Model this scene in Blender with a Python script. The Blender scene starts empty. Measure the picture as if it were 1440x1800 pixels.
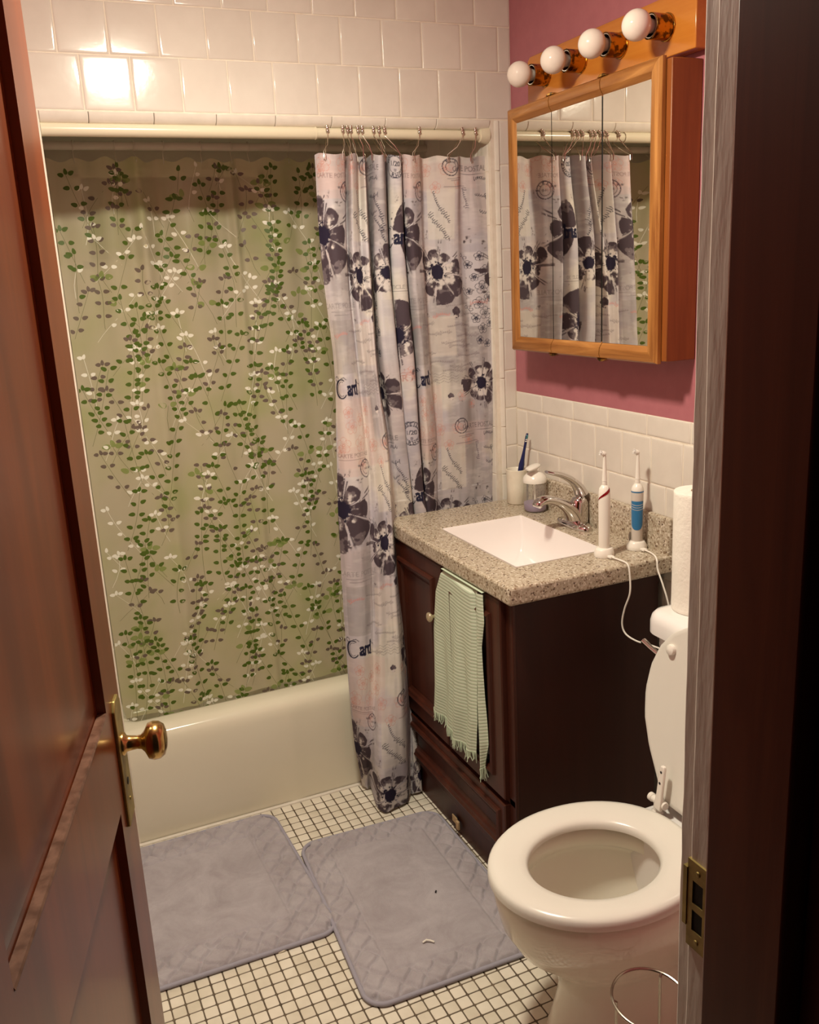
import bpy, math, random
import numpy as np
from mathutils import Vector, Matrix
random.seed(7)
RNG = np.random.default_rng(11)
PI = math.pi
SC = bpy.context.scene
COL = SC.collection

# ------------------------------------------------------------------ camera, world, light, exposure
cam_d = bpy.data.cameras.new('camera'); cam = bpy.data.objects.new('camera', cam_d); COL.objects.link(cam)
cam_d.sensor_fit = 'VERTICAL'; cam_d.sensor_height = 36.0; cam_d.lens = 36.0*1603.1/1800.0
cam_d.clip_start = 0.02
_r = Vector((0.91104103, -0.409356, -0.04931433)); _d = Vector((-0.14649053, -0.20955779, -0.9667606)); _f = Vector((0.38541505, 0.88798265, -0.25088253))
cam.matrix_world = Matrix(((_r.x, -_d.x, -_f.x, 0), (_r.y, -_d.y, -_f.y, 0), (_r.z, -_d.z, -_f.z, 1.55), (0, 0, 0, 1)))
SC.camera = cam
SC.view_settings.view_transform = 'Standard'; SC.view_settings.look = 'None'
SC.view_settings.gamma = 1.0; SC.view_settings.use_curve_mapping = False
SC.view_settings.exposure = 0.0
world = bpy.data.worlds.new('world'); SC.world = world; world.use_nodes = True
world.node_tree.nodes['Background'].inputs[0].default_value = (1.0, .72, .5, 1)
world.node_tree.nodes['Background'].inputs[1].default_value = 0.012
LIGHT_POS = (0.48, 1.52, 2.26)
LIGHT_STRENGTH = 405.0
LIGHT_COLOR = (1.0, .925, .745)

# ------------------------------------------------------------------ helpers
def lin(c):
    def f(v):
        v /= 255.0
        return v/12.92 if v <= .04045 else ((v+.055)/1.055)**2.4
    return (f(c[0]), f(c[1]), f(c[2]), 1.0)

def mat(name, c, rough=.5, metal=0.0, spec=.5, **kw):
    m = bpy.data.materials.new(name); m.use_nodes = True
    b = m.node_tree.nodes['Principled BSDF']
    b.inputs['Base Color'].default_value = lin(c)
    b.inputs['Roughness'].default_value = rough; b.inputs['Metallic'].default_value = metal
    b.inputs['Specular IOR Level'].default_value = spec
    for k, v in kw.items(): b.inputs[k.replace('_', ' ')].default_value = v
    return m

def N(m, t, **kw):
    n = m.node_tree.nodes.new(t)
    for k, v in kw.items():
        if k in n.inputs: n.inputs[k].default_value = v
        else: setattr(n, k, v)
    return n
def LK(m, a, b): m.node_tree.links.new(a, b)
def ramp(m, fac, stops):
    r = N(m, 'ShaderNodeValToRGB'); e = r.color_ramp.elements
    while len(e) < len(stops): e.new(.5)
    for k, (p, c) in enumerate(stops): e[k].position = p; e[k].color = lin(c)
    LK(m, fac, r.inputs[0]); return r
def bsdf(m): return m.node_tree.nodes['Principled BSDF']
def coords(m, scale=(1, 1, 1)):
    t = N(m, 'ShaderNodeTexCoord'); mp = N(m, 'ShaderNodeMapping'); mp.inputs['Scale'].default_value = scale
    LK(m, t.outputs['Object'], mp.inputs[0]); return mp.outputs[0]
def noise(m, vec, scale, detail=4, rough=.55, dist=0.0):
    n = N(m, 'ShaderNodeTexNoise'); n.inputs['Scale'].default_value = scale; n.inputs['Detail'].default_value = detail
    n.inputs['Roughness'].default_value = rough; n.inputs['Distortion'].default_value = dist
    LK(m, vec, n.inputs['Vector']); return n.outputs[0]
def bump(m, h, strength=.3, dist=.002):
    b = N(m, 'ShaderNodeBump'); b.inputs['Strength'].default_value = strength; b.inputs['Distance'].default_value = dist
    LK(m, h, b.inputs['Height']); LK(m, b.outputs[0], bsdf(m).inputs['Normal'])

def noisy(name, c1, c2, scale=8, rough=.5, stretch=(1, 1, 1), bs=0.0, bd=.001, spec=.5, detail=5, lo=.35, hi=.65, bscale=None, metal=0.0):
    m = mat(name, c1, rough, metal, spec); v = coords(m, stretch)
    n = noise(m, v, scale, detail)
    r = ramp(m, n, [(lo, c1), (hi, c2)]); LK(m, r.outputs[0], bsdf(m).inputs['Base Color'])
    if bs:
        h = noise(m, v, bscale or scale*4, 3); bump(m, h, bs, bd)
    return m

class MB:
    def __init__(s): s.v = []; s.f = []; s.m = []; s.sm = []; s.slot = 0; s.smooth = True
    def add(s, vs, fs):
        o = len(s.v); s.v.extend([tuple(p) for p in vs])
        for f in fs:
            s.f.append(tuple(i+o for i in f)); s.m.append(s.slot); s.sm.append(s.smooth)
    def box(s, x0, x1, y0, y1, z0, z1):
        s.add([(x0,y0,z0),(x1,y0,z0),(x1,y1,z0),(x0,y1,z0),(x0,y0,z1),(x1,y0,z1),(x1,y1,z1),(x0,y1,z1)],
              [(0,3,2,1),(4,5,6,7),(0,1,5,4),(1,2,6,5),(2,3,7,6),(3,0,4,7)])
    def rings(s, rs, close=True, cap0=False, cap1=False):
        n = len(rs[0]); vs = [p for r in rs for p in r]; fs = []
        for a in range(len(rs)-1):
            for k in range(n if close else n-1):
                k2 = (k+1) % n
                fs.append((a*n+k, a*n+k2, (a+1)*n+k2, (a+1)*n+k))
        if cap0: fs.append(tuple(range(n))[::-1])
        if cap1: fs.append(tuple((len(rs)-1)*n+k for k in range(n)))
        s.add(vs, fs)
    def lathe(s, prof, c, axis=(0,0,1), n=32, cap0=False, cap1=False):
        ax = Vector(axis).normalized(); a = ax.orthogonal().normalized(); b = ax.cross(a); c = Vector(c)
        rs = [[c+ax*h+(a*math.cos(2*PI*k/n)+b*math.sin(2*PI*k/n))*r for k in range(n)] for r, h in prof]
        s.rings(rs, True, cap0, cap1)
    def tube(s, path, r, n=10, cap=True, closed=False):
        P = [Vector(p) for p in path]; m = len(P); rr = r if isinstance(r, (list, tuple)) else [r]*m
        rs = []; prev = None
        for i, p in enumerate(P):
            if closed: t = (P[(i+1) % m]-P[i-1]).normalized()
            else: t = (P[min(i+1, m-1)]-P[max(i-1, 0)]).normalized()
            if prev is None: a = t.orthogonal().normalized()
            else: a = (prev-t*prev.dot(t)).normalized()
            prev = a; b = t.cross(a)
            rs.append([p+(a*math.cos(2*PI*k/n)+b*math.sin(2*PI*k/n))*rr[i] for k in range(n)])
        if closed: rs.append(rs[0]); cap = False
        s.rings(rs, True, cap, cap)
    def grid(s, fn, nu, nv):
        s.add([fn(i/nu, j/nv) for j in range(nv+1) for i in range(nu+1)],
              [(j*(nu+1)+i, j*(nu+1)+i+1, (j+1)*(nu+1)+i+1, (j+1)*(nu+1)+i) for j in range(nv) for i in range(nu)])
    def panel(s, O, U, V, Nn, u0, u1, v0, v1, prof, cap=True, tilt=0.0):
        O, U, V, Nn = Vector(O), Vector(U), Vector(V), Vector(Nn)
        tl = [random.uniform(-tilt, tilt) for _ in range(4)]
        rs = []
        for k, (i, h) in enumerate(prof):
            q = [(u0+i, v0+i), (u1-i, v0+i), (u1-i, v1-i), (u0+i, v1-i)]
            rs.append([O+U*a+V*b+Nn*(h+(tl[j] if h > 0 else 0)) for j, (a, b) in enumerate(q)])
        if U.cross(V).dot(Nn) < 0: rs = [r[::-1] for r in rs]
        s.rings(rs, True, False, cap)
    def prism(s, pts, a, b):   # pts 2D -> callable map a, b
        n = len(pts); s.add([a(p) for p in pts]+[b(p) for p in pts], [tuple(range(n))[::-1], tuple(range(n, 2*n))]+[(k, (k+1) % n, n+(k+1) % n, n+k) for k in range(n)])
    def build(s, name, mats, parent=None, bevel=0, seg=2, subsurf=0, angle=None, auto=35):
        me = bpy.data.meshes.new(name); me.from_pydata(s.v, [], s.f); me.update()
        ms = mats if isinstance(mats, (list, tuple)) else [mats]
        for m in ms: me.materials.append(m)
        me.polygons.foreach_set('material_index', s.m)
        me.polygons.foreach_set('use_smooth', s.sm)
        me.update()
        if auto and not subsurf:
            try: me.set_sharp_from_angle(angle=math.radians(auto))
            except Exception: pass
        o = bpy.data.objects.new(name, me); COL.objects.link(o)
        if parent is not None:
            o.parent = parent; base = Vector(parent.get('_w', (0, 0, 0))); o.location = -base; o['_w'] = (0.0, 0.0, 0.0)
        else: o['_w'] = (0.0, 0.0, 0.0)
        if bevel:
            b = o.modifiers.new('bevel', 'BEVEL'); b.width = bevel; b.segments = seg; b.limit_method = 'ANGLE'; b.angle_limit = math.radians(angle or 40); b.harden_normals = False
        if subsurf:
            q = o.modifiers.new('sub', 'SUBSURF'); q.levels = subsurf; q.render_levels = subsurf
        return o

def tag(o, label=None, cat=None, group=None, kind=None):
    if label: o['label'] = label
    if cat: o['category'] = cat
    if group: o['group'] = group
    if kind: o['kind'] = kind
    return o
def thing(name, loc, label, cat, group=None):
    o = bpy.data.objects.new(name, None); COL.objects.link(o); o.location = loc; o['_w'] = tuple(float(q) for q in loc)
    o.empty_display_size = .05
    return tag(o, label, cat, group)
def struct(o): o['kind'] = 'structure'; return o

def dup(root, loc, label=None):
    r = root.copy(); COL.objects.link(r); r.location = loc
    if label: r['label'] = label
    for ch in list(root.children):
        c = ch.copy(); COL.objects.link(c); c.parent = r
        for g in list(ch.children):
            q = g.copy(); COL.objects.link(q); q.parent = c
    return r
def sm(a, b, x):
    t = max(0.0, min(1.0, (x-a)/(b-a))); return t*t*(3-2*t)

# ------------------------------------------------------------------ materials
def tile_mat(name, c1, c2, rough=.13):
    m = mat(name, c1, rough); g = N(m, 'ShaderNodeNewGeometry')
    v = coords(m); n = noise(m, v, 14, 4)
    mx = N(m, 'ShaderNodeMath', operation='ADD'); LK(m, n, mx.inputs[0]); mu = N(m, 'ShaderNodeMath', operation='MULTIPLY'); mu.inputs[1].default_value = .45
    LK(m, g.outputs['Random Per Island'], mu.inputs[0]); LK(m, mu.outputs[0], mx.inputs[1])
    r = ramp(m, mx.outputs[0], [(.4, c1), (.95, c2)]); LK(m, r.outputs[0], bsdf(m).inputs['Base Color'])
    bump(m, noise(m, v, 55, 2), .12, .0012)
    return m
M = {}
M['tile'] = tile_mat('glazed_wall_tile', (215, 206, 195), (224, 216, 205))
M['grout'] = noisy('wall_grout', (226, 214, 196), (236, 226, 210), 40, .7)
M['trimtile'] = noisy('trim_tile', (222, 214, 202), (230, 222, 210), 20, .1)
M['mosaic'] = tile_mat('floor_mosaic', (214, 205, 186), (236, 228, 212), .3)
M['fgrout'] = noisy('floor_grout', (84, 72, 58), (112, 98, 80), 30, .9)
M['pink'] = noisy('pink_wall_paint', (168, 100, 108), (173, 105, 112), 30, .42, bs=.12, bd=.001, bscale=160)
M['white_ceiling'] = mat('ceiling_paint', (226, 222, 214), .8)
M['tub'] = noisy('tub_enamel', (226, 218, 196), (229, 222, 201), 3, .13)
M['porcelain'] = noisy('porcelain', (230, 223, 208), (232, 226, 212), 4, .07)
M['seat'] = noisy('seat_plastic', (228, 224, 214), (231, 228, 218), 4, .22)
M['tankporcelain'] = mat('tank_porcelain', (238, 234, 230), .07)
M['basin'] = mat('basin_white', (243, 236, 233), .12)
def wood(name, c1, c2, axis=2, scale=9, rough=.3, spec=.5, bs=.05, coat=0.0):
    m = mat(name, c1, rough, 0, spec); s = [14.0, 14.0, 14.0]; s[axis] = .9
    v = coords(m, s); n = noise(m, v, scale/6, 6, .6, .6)
    r = ramp(m, n, [(.32, c1), (.52, tuple((a+b)/2 for a, b in zip(c1, c2))), (.68, c2)])
    LK(m, r.outputs[0], bsdf(m).inputs['Base Color'])
    if bs: bump(m, n, bs, .001)
    if coat: bsdf(m).inputs['Coat Weight'].default_value = coat; bsdf(m).inputs['Coat Roughness'].default_value = .12
    return m
M['oak_z'] = wood('oak_vertical', (128, 76, 28), (188, 132, 70), 2, 22, .34)
M['oak_y'] = wood('oak_horizontal', (128, 76, 28), (188, 132, 70), 1, 22, .34)
M['oakside'] = wood('oak_side_veneer', (124, 66, 24), (148, 84, 36), 2, 18, .4)
M['oakbar'] = wood('oak_light_bar', (186, 112, 40), (206, 134, 56), 1, 8, .22, coat=.4)
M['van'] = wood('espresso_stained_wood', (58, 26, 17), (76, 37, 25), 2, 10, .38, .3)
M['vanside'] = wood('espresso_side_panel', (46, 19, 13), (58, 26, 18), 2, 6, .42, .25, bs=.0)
M['door'] = wood('dark_varnished_door', (92, 40, 16), (124, 58, 24), 2, 5, .3, .4, coat=.1)
M['doorledge'] = noisy('dusty_lit_ledge', (84, 54, 40), (120, 86, 70), 60, .35)
M['jambdark'] = wood('dark_stained_jamb', (74, 28, 14), (104, 48, 28), 2, 12, .4, .25)
M['jambwhite'] = noisy('jamb_paint', (214, 200, 190), (224, 210, 200), 90, .45, (1, 1, .2), bs=.4, bd=.002, bscale=70)
M['brass'] = noisy('aged_brass', (176, 140, 84), (206, 172, 112), 22, .2, metal=1.0)
M['platebrass'] = noisy('dull_brass_plate', (140, 122, 70), (172, 152, 92), 40, .42, metal=.75)
M['socket'] = noisy('tarnished_brass', (92, 68, 34), (196, 148, 70), 60, .22, metal=1.0, lo=.42, hi=.5)
M['chrome'] = mat('chrome', (214, 210, 206), .06, 1.0)
M['steel'] = mat('steel', (176, 168, 156), .22, 1.0)
M['silver_ring'] = mat('ring_steel', (224, 216, 204), .18, 1.0)
M['rod'] = mat('cream_rod_enamel', (224, 214, 188), .22)
M['rod2'] = mat('white_rod_enamel', (214, 206, 188), .3)
M['black'] = mat('black_plastic', (18, 14, 18), .4)
M['darkhole'] = mat('dark_recess', (18, 12, 10), .8)
M['mirror'] = mat('mirror_glass', (232, 230, 222), .01, 1.0)
M['bulb'] = mat('opal_bulb_glass', (236, 224, 212), .06, Transmission_Weight=0.0)
M['whiteplastic'] = mat('white_plastic', (236, 230, 220), .25)
M['cup'] = noisy('cream_ceramic', (228, 218, 198), (238, 230, 212), 30, .35)
M['navy'] = mat('navy_plastic', (26, 34, 84), .25)
M['teal'] = mat('teal_bristles', (90, 160, 160), .6)
M['bristle'] = mat('white_bristles', (232, 228, 224), .7)
M['red'] = mat('red_metallic', (150, 18, 26), .2, .4)
M['blue'] = mat('blue_rubber', (44, 112, 160), .45)
M['greyplastic'] = mat('clear_grey_plastic', (206, 196, 186), .3)
M['knobw'] = mat('antique_knob', (196, 180, 150), .25, .6)

M['soap'] = mat('purple_soap', (150, 130, 172), .15)
M['paper'] = noisy('paper_towel', (240, 234, 222), (246, 241, 230), 20, .9, bs=.6, bd=.002, bscale=120)
M['cardboard'] = mat('tan_cardboard', (176, 148, 110), .9)
M['shelldark'] = mat('dark_glass', (16, 18, 20), .08)
M['lamp'] = bpy.data.materials.new('lamp_glass'); M['lamp'].use_nodes = True
_b = bsdf(M['lamp']); _b.inputs['Emission Color'].default_value = (*LIGHT_COLOR, 1); _b.inputs['Emission Strength'].default_value = LIGHT_STRENGTH; _b.inputs['Base Color'].default_value = (.9, .88, .84, 1)
# granite
m = M['granite'] = mat('speckled_granite', (176, 160, 136), .22); v = coords(m)
n1 = noise(m, v, 170, 3, .6); r1 = ramp(m, n1, [(.36, (160, 145, 124)), (.5, (180, 166, 145)), (.64, (196, 184, 165))])
vo = N(m, 'ShaderNodeTexVoronoi'); vo.inputs['Scale'].default_value = 250; vo.inputs['Randomness'].default_value = 1; LK(m, v, vo.inputs['Vector'])
sep = N(m, 'ShaderNodeSeparateColor'); LK(m, vo.outputs['Color'], sep.inputs[0])
def speck(m, base, src, lo, col):
    g = N(m, 'ShaderNodeMath', operation='GREATER_THAN'); g.inputs[1].default_value = lo; LK(m, src, g.inputs[0])
    mx = N(m, 'ShaderNodeMix', data_type='RGBA'); LK(m, g.outputs[0], mx.inputs[0]); LK(m, base, mx.inputs[6]); mx.inputs[7].default_value = lin(col); return mx.outputs[2]
c = speck(m, r1.outputs[0], sep.outputs[0], .90, (136, 114, 92)); c = speck(m, c, sep.outputs[1], .965, (98, 78, 64)); c = speck(m, c, sep.outputs[2], .92, (214, 203, 186))
LK(m, c, bsdf(m).inputs['Base Color'])
# rug
m = M['rug'] = mat('grey_velour', (140, 132, 138), .95, 0, .1); v = coords(m)
r1 = ramp(m, noise(m, v, 9, 6, .7, .5), [(.3, (156, 148, 152)), (.55, (173, 166, 171)), (.72, (184, 178, 182))]); LK(m, r1.outputs[0], bsdf(m).inputs['Base Color'])
bsdf(m).inputs['Sheen Weight'].default_value = .25; bump(m, noise(m, v, 420, 2), .5, .0015)
M['rugtrim'] = mat('grey_binding', (158, 154, 166), .8)
# towel: ribbed
m = M['towel'] = mat('mint_ribbed_cotton', (176, 200, 172), .95, 0, .1); v = coords(m)
at = N(m, 'ShaderNodeAttribute'); at.attribute_name = 'cloth'
sx = N(m, 'ShaderNodeSeparateXYZ'); LK(m, at.outputs['Vector'], sx.inputs[0])
w = N(m, 'ShaderNodeMath', operation='SINE'); mu = N(m, 'ShaderNodeMath', operation='MULTIPLY'); mu.inputs[1].default_value = 2*PI/.0088
LK(m, sx.outputs[1], mu.inputs[0]); LK(m, mu.outputs[0], w.inputs[0])
sh = N(m, 'ShaderNodeMath', operation='MULTIPLY_ADD'); sh.inputs[1].default_value = .5; sh.inputs[2].default_value = .5; LK(m, w.outputs[0], sh.inputs[0])
r1 = ramp(m, sh.outputs[0], [(.3, (184, 196, 172)), (.75, (194, 205, 182)), (.97, (212, 218, 200))]); LK(m, r1.outputs[0], bsdf(m).inputs['Base Color']); bump(m, w.outputs[0], .22, .0012)
M['fringe'] = mat('mint_fringe', (190, 204, 178), .95)
# painted curtain (colour of the print is carried by the cloth itself)
m = M['floral'] = mat('floral_print_cloth', (200, 190, 190), .75, 0, .2)
at = N(m, 'ShaderNodeAttribute'); at.attribute_name = 'print'; LK(m, at.outputs['Color'], bsdf(m).inputs['Base Color'])
tr = N(m, 'ShaderNodeBsdfTranslucent'); LK(m, at.outputs['Color'], tr.inputs[0]); ms = N(m, 'ShaderNodeMixShader'); ms.inputs[0].default_value = .12
LK(m, bsdf(m).outputs[0], ms.inputs[1]); LK(m, tr.outputs[0], ms.inputs[2]); LK(m, ms.outputs[0], m.node_tree.nodes['Material Output'].inputs[0])
# sheer vinyl liner
def vinyl(name, c, tp, rough=.3):
    m = mat(name, c, rough, 0, .5); t = N(m, 'ShaderNodeBsdfTransparent'); t.inputs[0].default_value = (.97, .98, .90, 1)
    tr = N(m, 'ShaderNodeBsdfTranslucent'); tr.inputs[0].default_value = lin(c)
    a = N(m, 'ShaderNodeMixShader'); a.inputs[0].default_value = .35; LK(m, bsdf(m).outputs[0], a.inputs[1]); LK(m, tr.outputs[0], a.inputs[2])
    b = N(m, 'ShaderNodeMixShader'); b.inputs[0].default_value = tp; LK(m, a.outputs[0], b.inputs[1]); LK(m, t.outputs[0], b.inputs[2])
    LK(m, b.outputs[0], m.node_tree.nodes['Material Output'].inputs[0]); return m
M['clear'] = vinyl('clear_plastic', (240, 236, 238), .80, .06)
M['liner'] = vinyl('sheer_green_vinyl', (242, 230, 196), .29)
m = M['liner']; r1 = ramp(m, noise(m, coords(m), 5.5, 2, .5), [(.38, (244, 231, 202)), (.54, (238, 229, 190)), (.74, (216, 222, 156))])
LK(m, r1.outputs[0], bsdf(m).inputs['Base Color']); [LK(m, r1.outputs[0], n_.inputs[0]) for n_ in m.node_tree.nodes if n_.type == 'BSDF_TRANSLUCENT']
M['leafg'] = mat('leaf_print_green', (84, 106, 30), .45); M['leafm'] = mat('leaf_print_taupe', (116, 100, 88), .45)
M['leafw'] = mat('leaf_print_white', (252, 248, 232), .45); M['leafp'] = vinyl('leaf_print_pale', (160, 184, 100), .45)
M['stem'] = mat('stem_print', (128, 126, 84), .5)

# ------------------------------------------------------------------ the setting
XW, YB = 1.447, 2.453           # right wall, wall above the tub
AX0, AX1, AZ = .168, 1.376, 1.967   # alcove opening: left, right, top
TP = [(.0006, 0.0), (.0009, .0008), (.0022, .0016), (.0045, .0021), (.007, .0022), (.013, .0022)]
def tiles(mb, O, U, V, Nn, ulines, vlines, tilt=.00012):
    for a in range(len(ulines)-1):
        for b in range(len(vlines)-1):
            if ulines[a+1]-ulines[a] > .012 and vlines[b+1]-vlines[b] > .012:
                mb.panel(O, U, V, Nn, ulines[a]+.0009, ulines[a+1]-.0009, vlines[b]+.0009, vlines[b+1]-.0009, TP, True, tilt)
def lines(a, b, start, pitch):
    L = [a]; x = start
    while x <= a+.004: x += pitch
    while x < b-.004: L.append(x); x += pitch
    L.append(b); return L
T0 = .1178
X, Y, Z = (1,0,0), (0,1,0), (0,0,1)
# wall above and beside the tub alcove
mb = MB(); mb.slot = 1; mb.smooth = False
mb.box(-.2, XW, YB, YB+.085, AZ, 2.42); mb.box(-.2, AX0, YB, YB+.085, 0, AZ); mb.box(AX1, XW, YB, YB+.085, 0, AZ)
mb.slot = 0; mb.smooth = True
zr = [AZ+.002, 2.0935, 2.2105, 2.328, 2.42]
for k in range(4):
    st = -.197 if k % 2 == 0 else -.138
    tiles(mb, (0, YB, 0), X, Z, (0,-1,0), lines(-.2, XW, .274-T0*5 if k % 2 == 0 else .7-T0*8, T0), zr[k:k+2])
prs = [0.0]+[.903-T0*k for k in range(7, 0, -1)]+[.903, 1.019, 1.137, 1.253, 1.371, 1.49, 1.611, 1.729, 1.847, AZ]
prs = [p for p in prs if p == 0 or p > .03]
tiles(mb, (0, YB, 0), X, Z, (0,-1,0), [AX1+.028, XW], prs)
tiles(mb, (0, YB, 0), X, Z, (0,-1,0), [-.2, -.09, .02, AX0-.028], prs)
struct(mb.build('wall_back', [M['tile'], M['grout']]))
# rounded bullnose trims round the opening
def bull(mb, p0, p1, out, inn, R=.026, n=8):
    # quarter-round bead from p0 to p1; out = towards room, inn = towards the opening
    p0, p1, out, inn = Vector(p0), Vector(p1), Vector(out), Vector(inn)
    prof = [(0, R), (-.0, R)]
    pts = []
    for k in range(n+1):
        a = PI/2*k/n; pts.append((out*(math.sin(PI/2-a)*.012+.0))+inn*(math.sin(a)*R))
    back = [pts[-1]-out*.085]
    ring = lambda p: [p+out*.004-out*(R*.9*(1-math.cos(PI/2*k/n)))+inn*(R*math.sin(PI/2*k/n)) for k in range(n+1)]+[p+inn*R-out*.085]+[p-out*.085]
    a, b = ring(p0), ring(p1)
    if (p1-p0).dot(out.cross(inn)) > 0: a, b = a[::-1], b[::-1]
    mb.rings([a, b], True, True, True)
mb = MB(); R = .026
xs = [AX0]+[AX0+.112+k*.1545 for k in range(7)]+[AX1]
for a, b in zip(xs[:-1], xs[1:]): bull(mb, (a+.0006, YB, AZ), (b-.0006, YB, AZ), (0,-1,0), (0,0,-1))
struct(mb.build('trim_1', M['trimtile'], bevel=.002))
mb = MB()
zs = [0.34]+[.48+k*.15 for k in range(10)]+[AZ+.0]
for a, b in zip(zs[:-1], zs[1:]): bull(mb, (AX1+.028, YB, a+.0006), (AX1+.028, YB, b-.0006), (0,-1,0), (-1,0,0), .0295)
struct(mb.build('trim_2', M['trimtile'], bevel=.002))
mb = MB()
for a, b in zip(zs[:-1], zs[1:]): bull(mb, (AX0-.028, YB, a+.0006), (AX0-.028, YB, b-.0006), (0,-1,0), (1,0,0), .0295)
struct(mb.build('trim_3', M['trimtile'], bevel=.002))
# alcove walls behind the tub curtains, with a window in the back
mb = MB(); mb.slot = 1; mb.smooth = False; YA = 3.2
WX0, WX1, WZ0, WZ1 = .29, .93, 1.62, 1.935
mb.box(AX0-.1, WX0, YA, YA+.1, 0, 2.42); mb.box(WX1, AX1+.1, YA, YA+.1, 0, 2.42); mb.box(WX0, WX1, YA, YA+.1, 0, WZ0); mb.box(WX0, WX1, YA, YA+.1, WZ1, 2.42)
mb.slot = 0; mb.smooth = True
vz = lines(.34, 2.42, .34, T0)
mb.box(AX0, AX1, YA-.006, YA, .34, WZ0); mb.box(AX0, WX0, YA-.006, YA, WZ0, 2.0); mb.box(WX1, AX1, YA-.006, YA, WZ0, 2.0); mb.box(WX0, WX1, YA-.006, YA, WZ1, 2.0)
struct(mb.build('wall_alcove_back', [M['tile'], M['grout']]))
for nm, x, nn, s in (('wall_alcove_left', AX0, (1,0,0), -1), ('wall_alcove_right', AX1, (-1,0,0), 1)):
    mb = MB(); mb.slot = 1; mb.smooth = False; mb.box(min(x, x+s*.1) if s < 0 else x, x if s < 0 else x+.071, YB+.085, YA, 0, 2.42)
    mb.slot = 0; mb.smooth = True
    tiles(mb, (x, 0, 0), Y, Z, nn, lines(YB+.085, YA, YB+.085, T0), vz)
    struct(mb.build(nm, [M['tile'], M['grout']]))
mb = MB(); mb.smooth = False; mb.box(AX0, AX1, YB+.085, YA, AZ+.03, AZ+.06); struct(mb.build('alcove_shade_soffit', M['white_ceiling']))  # unseen low soffit, added to darken the top of the alcove
w = MB(); w.smooth = False
w.box(WX0, WX1, YA+.05, YA+.07, WZ0, WZ0+.03); w.box(WX0, WX1, YA+.05, YA+.07, WZ1-.03, WZ1); w.box(WX0, WX0+.03, YA+.05, YA+.07, WZ0, WZ1); w.box(WX1-.03, WX1, YA+.05, YA+.07, WZ0, WZ1)
wo = struct(w.build('window_1', M['whiteplastic'], bevel=.003))
w = MB(); w.box(WX0+.02, WX1-.02, YA+.075, YA+.08, WZ0+.02, WZ1-.02); w.build('pane', M['shelldark'], wo)
# right wall: paint above, tile wainscot below
mb = MB(); mb.slot = 1; mb.smooth = False; mb.box(XW, XW+.1, .63, YB, 1.187, 2.42); mb.slot = 2; mb.box(XW, XW+.1, .63, YB, 0, 1.187)
mb.slot = 0; mb.smooth = True
rz = [1.016-T0*k for k in range(8, 0, -1)]+[1.016, 1.132]
tiles(mb, (XW, 0, 0), Y, Z, (-1,0,0), lines(.64, YB, .64+.05, .1615), [1.134, 1.187])
for k in range(len(rz)-1):
    tiles(mb, (XW, 0, 0), Y, Z, (-1,0,0), lines(.64, YB, 2.332-T0*14+(0 if k % 2 == 1 else .059), T0), rz[k:k+2])
struct(mb.build('wall_right', [M['tile'], M['pink'], M['grout']]))
mb = MB(); mb.smooth = False; mb.slot = 1; mb.box(-.3, -.2, .48, YB+.085, 1.187, 2.42); mb.slot = 0; mb.box(-.3, -.2, .48, YB+.085, 0, 1.187)
struct(mb.build('wall_left', [M['tile'], M['pink']]))
# near wall with the doorway
JX, DX = .562, -.11
mb = MB(); mb.smooth = False; mb.box(JX+.02, XW+.1, .5, .63, 0, 2.42); mb.box(-.3, DX-.02, .5, .63, 0, 2.42); mb.box(DX-.02, JX+.02, .5, .63, 2.05, 2.42)
struct(mb.build('wall_front', M['pink']))
mb = MB(); mb.smooth = False; mb.box(-.3, XW+.1, .5, YA+.1, 2.42, 2.47); struct(mb.build('ceiling', M['white_ceiling']))
# floor: small square mosaic with rounded corners, dark grout, pale strip along the tub
mb = MB(); mb.slot = 1; mb.smooth = False; mb.box(-.3, XW+.1, .3, YA+.1, -.05, -.0012); mb.slot = 0; mb.smooth = True
PX, PY = .0318, .0329; FP = [(0, -.0015), (.0004, -.0004), (.0018, 0.0)]
def mtile(x0, x1, y0, y1, c=.0028):
    g = .0016; x0 += g; x1 -= g; y0 += g; y1 -= g; rs = []
    t = [random.uniform(-.00012, .00012) for _ in range(3)]
    for i, h in FP:
        a, b, cc, d = x0+i, x1-i, y0+i, y1-i; k = c
        P = [(a+k, cc), (b-k, cc), (b-.3*k, cc+.3*k), (b, cc+k), (b, d-k), (b-.3*k, d-.3*k), (b-k, d), (a+k, d), (a+.3*k, d-.3*k), (a, d-k), (a, cc+k), (a+.3*k, cc+.3*k)]
        rs.append([(p[0], p[1], h+t[0]+t[1]*(p[0]-x0)*30+t[2]*(p[1]-y0)*30) for p in P])
    mb.rings(rs, True, False, True)
y = 2.409
x_start = .582-PX*25
yy = y
mb2 = mb
xx = x_start
while xx < XW:
    mtile(xx, min(xx+PX, XW), 2.409, 2.446, .002); xx += PX
while yy > .66:
    xx = x_start
    while xx < XW:
        mtile(xx+random.uniform(-.0004, .0004), xx+PX+random.uniform(-.0004, .0004), yy-PY, yy); xx += PX
    yy -= PY
mb.slot = 2; mb.smooth = False; mb.box(-.2, XW, 2.440, 2.452, -.0012, .004)
struct(mb.build('floor', [M['mosaic'], M['fgrout'], M['trimtile']]))

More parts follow.
